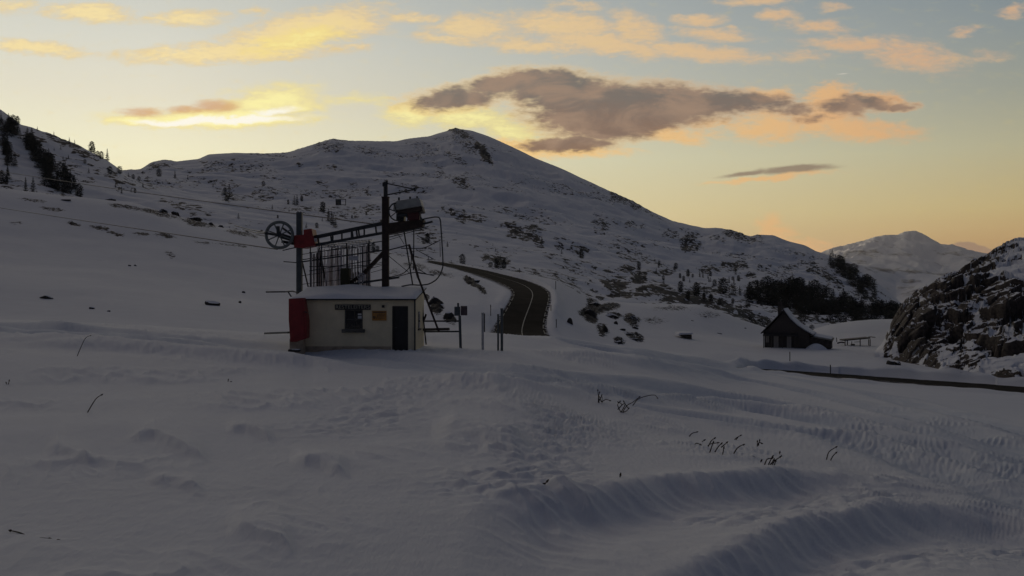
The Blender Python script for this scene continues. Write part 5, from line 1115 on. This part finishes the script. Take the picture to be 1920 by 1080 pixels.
def field(blobs, src=pw, kx=1.0, ky=1.0):
    acc = None
    for (cx, cy, rx_, ry_, rot, amp) in blobs:
        mp = N.new('ShaderNodeMapping'); mp.vector_type = 'TEXTURE'
        if acc is None and CH[0] is None: Lk.new(src, mp.inputs[0])
        else:                            # the tiny term only orders the evaluation (keeps the shader stack small)
            q = N.new('ShaderNodeVectorMath'); q.operation = 'MULTIPLY_ADD'; Lk.new(acc if acc is not None else CH[0], q.inputs[0]); q.inputs[1].default_value = (1e-7, 1e-7, 1e-7); Lk.new(src, q.inputs[2]); Lk.new(q.outputs[0], mp.inputs[0])
        mp.inputs['Location'].default_value = (cx/1000, cy/1000, 0); mp.inputs['Rotation'].default_value = (0, 0, R(rot)); mp.inputs['Scale'].default_value = (rx_*kx/1000, ry_*ky/1000, 1)
        r = rng_(vm('LENGTH', mp.outputs[0]), 1.25, .1, 0, amp)
        acc = r if acc is None else mt('MAXIMUM', acc, r)
    CH[0] = acc
    return acc
front = rng_(dy, .3, .5)
fine = noise(p0, 26, 6, .62, (1, 2.6, 1), .3)
fib = noise(p0, 60, 4, .6, (1, 3.2, 1), .2)
fmix = mt('MULTIPLY_ADD', fib, .35, mt('MULTIPLY', fine, .75))        # ~ .55 mean
# sunlit high clouds
BR = [(350, 34, 88, 16, 0, .9), (165, 24, 92, 17, 4, 1), (20, 10, 60, 16, 0, .7), (570, 58, 170, 34, -12, 1.1), (640, 42, 100, 20, 4, 1.1), (430, 98, 240, 18, -2, 1), (60, 90, 120, 13, 6, 1), (775, 34, 50, 11, 0, .8), (658, 90, 28, 8, 0, .7),
 (890, 52, 90, 28, 0, .95), (830, 74, 70, 12, 4, .8), (1000, 84, 110, 15, 4, .9), (1060, 45, 120, 26, 4, .95), (1140, 82, 150, 20, 8, 1), (1190, 55, 70, 30, 20, .8), (1310, 98, 140, 13, 6, .95), (1340, 66, 80, 14, 6, .85), (1310, 36, 50, 13, 0, .9), (1455, 29, 48, 11, -4, .85), (1530, 50, 70, 14, 6, .75), (1420, 2, 70, 11, 0, .8), (1600, 84, 110, 14, 2, .85), (1710, 105, 110, 30, 8, .72), (1810, 60, 34, 8, -15, .6), (1905, 18, 34, 13, -8, .7), (1560, 14, 40, 9, 0, .5), (480, 20, 40, 10, 0, .5), (1085, 8, 60, 10, 0, .6), (1850, 105, 60, 12, 0, .35), (1500, 105, 60, 12, 0, .5)]
fB = field(BR, pw, 1.2, 1.35)
aB = mt('MULTIPLY', rng_(mt('ADD', fB, mt('MULTIPLY_ADD', fmix, 1.7, -.88)), .02, .95), mt('MULTIPLY', front, rng_(fB, .0, .3)))
cB = mixc(rng_(uu, .3, 1.7, 0, 1, False), lin(250, 226, 160), lin(216, 172, 134))
cB = mixc(rng_(mt('ADD', fB, mt('MULTIPLY_ADD', fib, 1.2, -.6)), .3, 1.1), mixc(.5, cB, lin(205, 180, 150)), cB)
sky = mixc(mt('MULTIPLY', aB, .85), sky, cB)
# golden glow behind and below the dark clouds
GL = [(400, 222, 200, 18, 0, 1.2), (250, 226, 60, 12, 0, 1.0), (500, 192, 110, 30, -8, .9), (560, 200, 60, 16, 0, .7), (770, 212, 60, 26, 0, .8), (880, 222, 110, 24, 4, .78), (960, 245, 70, 26, 10, .75), (650, 188, 140, 14, 0, .45), (560, 75, 120, 26, -12, .6)]
GL2 = [(950, 284, 140, 20, 0, .9), (1080, 285, 120, 12, 0, .7), (1255, 252, 70, 16, 10, .8), (1450, 238, 90, 30, 0, .8), (1540, 225, 70, 30, 0, .9), (1600, 240, 130, 22, 4, .85), (1440, 180, 60, 20, 0, .7), (1560, 185, 50, 30, 0, .9), (1650, 186, 60, 16, 8, .8), (1330, 238, 60, 22, 0, .45), (1440, 333, 130, 6, -5, .8), (1450, 436, 40, 34, 50, .8), (1515, 464, 70, 14, 14, .8)]
gA = field(GL, pw, 1.15, 1.25); gsm = rng_(mt('ADD', gA, mt('MULTIPLY_ADD', fmix, 1.1, -.6)), .0, 1.1)
sky = mixc(mt('MULTIPLY', gsm, front), sky, mixc(rng_(gsm, .35, 1), lin(248, 226, 120), lin(255, 246, 170)))
WH = field([(420, 224, 190, 10, -1, 1), (330, 228, 120, 10, 0, .9), (520, 208, 60, 12, -10, .8)]); sky = mixc(mt('MULTIPLY', rng_(WH, .1, .9), front), sky, lin(255, 252, 238))
gB = field(GL2, pw, 1.2, 1.3); aG = rng_(mt('ADD', gB, mt('MULTIPLY_ADD', fmix, 1.6, -.85)), .02, .9); aG = mt('MULTIPLY', aG, rng_(gB, 0, .3))
sky = mixc(mt('MULTIPLY', mt('MULTIPLY', aG, front), .85), sky, mixc(rng_(uu, .9, 1.7, 0, 1, False), lin(250, 205, 130), lin(226, 172, 118)))
# dark bodies
DK = [(850, 184, 110, 24, -6, 1), (940, 160, 120, 22, -8, 1), (1020, 158, 120, 30, 0, 1.2), (1090, 185, 130, 40, 0, 1.2), (1180, 200, 210, 42, 0, 1.3), (1080, 225, 130, 26, 10, 1.0), (1310, 190, 130, 26, 2, 1.15), (1420, 192, 90, 18, 4, 1.0), (1130, 240, 130, 26, 0, 1.0), (1060, 271, 110, 15, -2, 1.1), (1200, 235, 70, 26, 0, 1.0), (1580, 204, 60, 18, 0, .85), (1630, 192, 70, 15, 4, 1.0), (1690, 200, 34, 9, 0, .9), (1490, 205, 60, 12, 0, .75), (1520, 222, 50, 12, 0, .6)]
fD = field(DK, pw, 1.12, 1.4); dD = mt('ADD', fD, mt('MULTIPLY_ADD', fmix, 1.3, -.72))
aD = mt('MULTIPLY', mt('MULTIPLY', rng_(dD, -.1, .85), rng_(fD, 0, .25)), front)
cD = mixc(rng_(mt('ADD', v2, mt('MULTIPLY', mt('SUBTRACT', fine, .5), .06)), .15, .25), lin(108, 102, 98), lin(122, 96, 84))
big = noise(p0, 9, 5, .6, (1, 2.4, 1), .5)
cD = mixc(rng_(big, .40, .66, 0, .75), cD, lin(162, 132, 110))
cD = mixc(rng_(dD, .12, .85), mixc(rng_(uu, .9, 1.5), lin(246, 204, 130), lin(222, 172, 124)), cD)
sky = mixc(mt('MULTIPLY', aD, .95), sky, cD)
DK2 = [(405, 200, 50, 14, 0, 1.0), (350, 206, 60, 9, 0, .8), (265, 210, 48, 10, 0, .8), (1400, 325, 60, 5, -7, 1), (1490, 317, 84, 8, -4, 1.2)]
wv3 = vm('SCALE', wv); wv3.node.inputs['Scale'].default_value = .35
f2_ = field(DK2, vm('ADD', p0, wv3), 1.1, 1.25)
a2 = mt('MULTIPLY', rng_(mt('ADD', f2_, mt('MULTIPLY_ADD', fmix, 1.1, -.6)), .05, .95), front)
c2 = mixc(rng_(uu, .6, 1.2), lin(206, 150, 104), lin(140, 122, 104))
sky = mixc(mt('MULTIPLY', a2, rng_(uu, .6, 1.2, .72, .92)), sky, c2)
# violet cloud bank behind the far summit
f3 = field([(1822, 464, 34, 13, 0, 1.2), (1860, 475, 40, 12, 10, 1)]); sky = mixc(mt('MULTIPLY', mt('MULTIPLY', rng_(mt('ADD', f3, mt('MULTIPLY_ADD', fmix, .5, -.3)), .1, .5), front), .8), sky, lin(150, 118, 100))
# short contrail
fc = field([(1580, 138.5, 12, 1.1, -5, 1)], p0); sky = mixc(mt('MULTIPLY', mt('MULTIPLY', fc, front), .6), sky, lin(225, 215, 200))
# the cloud part is only worked out where there are clouds (low in front); elsewhere the plain sky
Lk.new(vm('ADD', sky, nsc), bg.inputs[0]); bg2 = N.new('ShaderNodeBackground'); Lk.new(vm('ADD', plain, nsc), bg2.inputs[0])
where = mt('MULTIPLY', mt('MULTIPLY', rng_(el, 24, 21), rng_(el, -4, -2)), rng_(mt('ABSOLUTE', az), 44, 40))
mxs = N.new('ShaderNodeMixShader'); Lk.new(where, mxs.inputs[0]); Lk.new(bg2.outputs[0], mxs.inputs[1]); Lk.new(bg.outputs[0], mxs.inputs[2]); Lk.new(mxs.outputs[0], out.inputs[0])
world.cycles.sampling_method = 'MANUAL'; world.cycles.sample_map_resolution = 1024

hz_ = MB(); hz_.box((1500, 6500, 120), (16400, 15000, 960)); haze = hz_.build('haze', 'snow'); haze['kind'] = 'stuff'; haze.data.materials.clear()
hm = bpy.data.materials.new('thin_air'); hm.use_nodes = True; hn = hm.node_tree.nodes; hn.clear(); ho = hn.new('ShaderNodeOutputMaterial'); hv = hn.new('ShaderNodeVolumePrincipled')
hv.inputs['Density'].default_value = 3e-5; hv.inputs['Color'].default_value = (.9, .9, .9, 1); hv.inputs['Anisotropy'].default_value = .3; hm.node_tree.links.new(hv.outputs[0], ho.inputs['Volume']); haze.data.materials.append(hm)
sun = bpy.data.lights.new('sun', 'SUN'); sun.energy = 2.0; sun.angle = R(.53); sun.color = (1, .82, .62)
so = bpy.data.objects.new('sun', sun); COL.objects.link(so)
sd_ = Vector((math.sin(R(-16))*math.cos(R(3)), math.cos(R(-16))*math.cos(R(3)), math.sin(R(3)))); so.rotation_euler = sd_.to_track_quat('Z', 'Y').to_euler()

cam = bpy.data.cameras.new('camera'); cam.sensor_width = 36; cam.lens = 36*F/1920; cam.clip_start = .1; cam.clip_end = 40000
co = bpy.data.objects.new('camera', cam); COL.objects.link(co); co.rotation_euler = (R(90), 0, 0); scene.camera = co
scene.render.engine = 'CYCLES'; scene.render.resolution_x = 1024; scene.render.resolution_y = 576
scene.view_settings.view_transform = 'Standard'; scene.view_settings.look = 'None'; scene.view_settings.gamma = 1; scene.view_settings.exposure = 0
print('TREES', ntree, 'near verts', len(snow_ground.data.vertices), 'far verts', len(mountain.data.vertices))
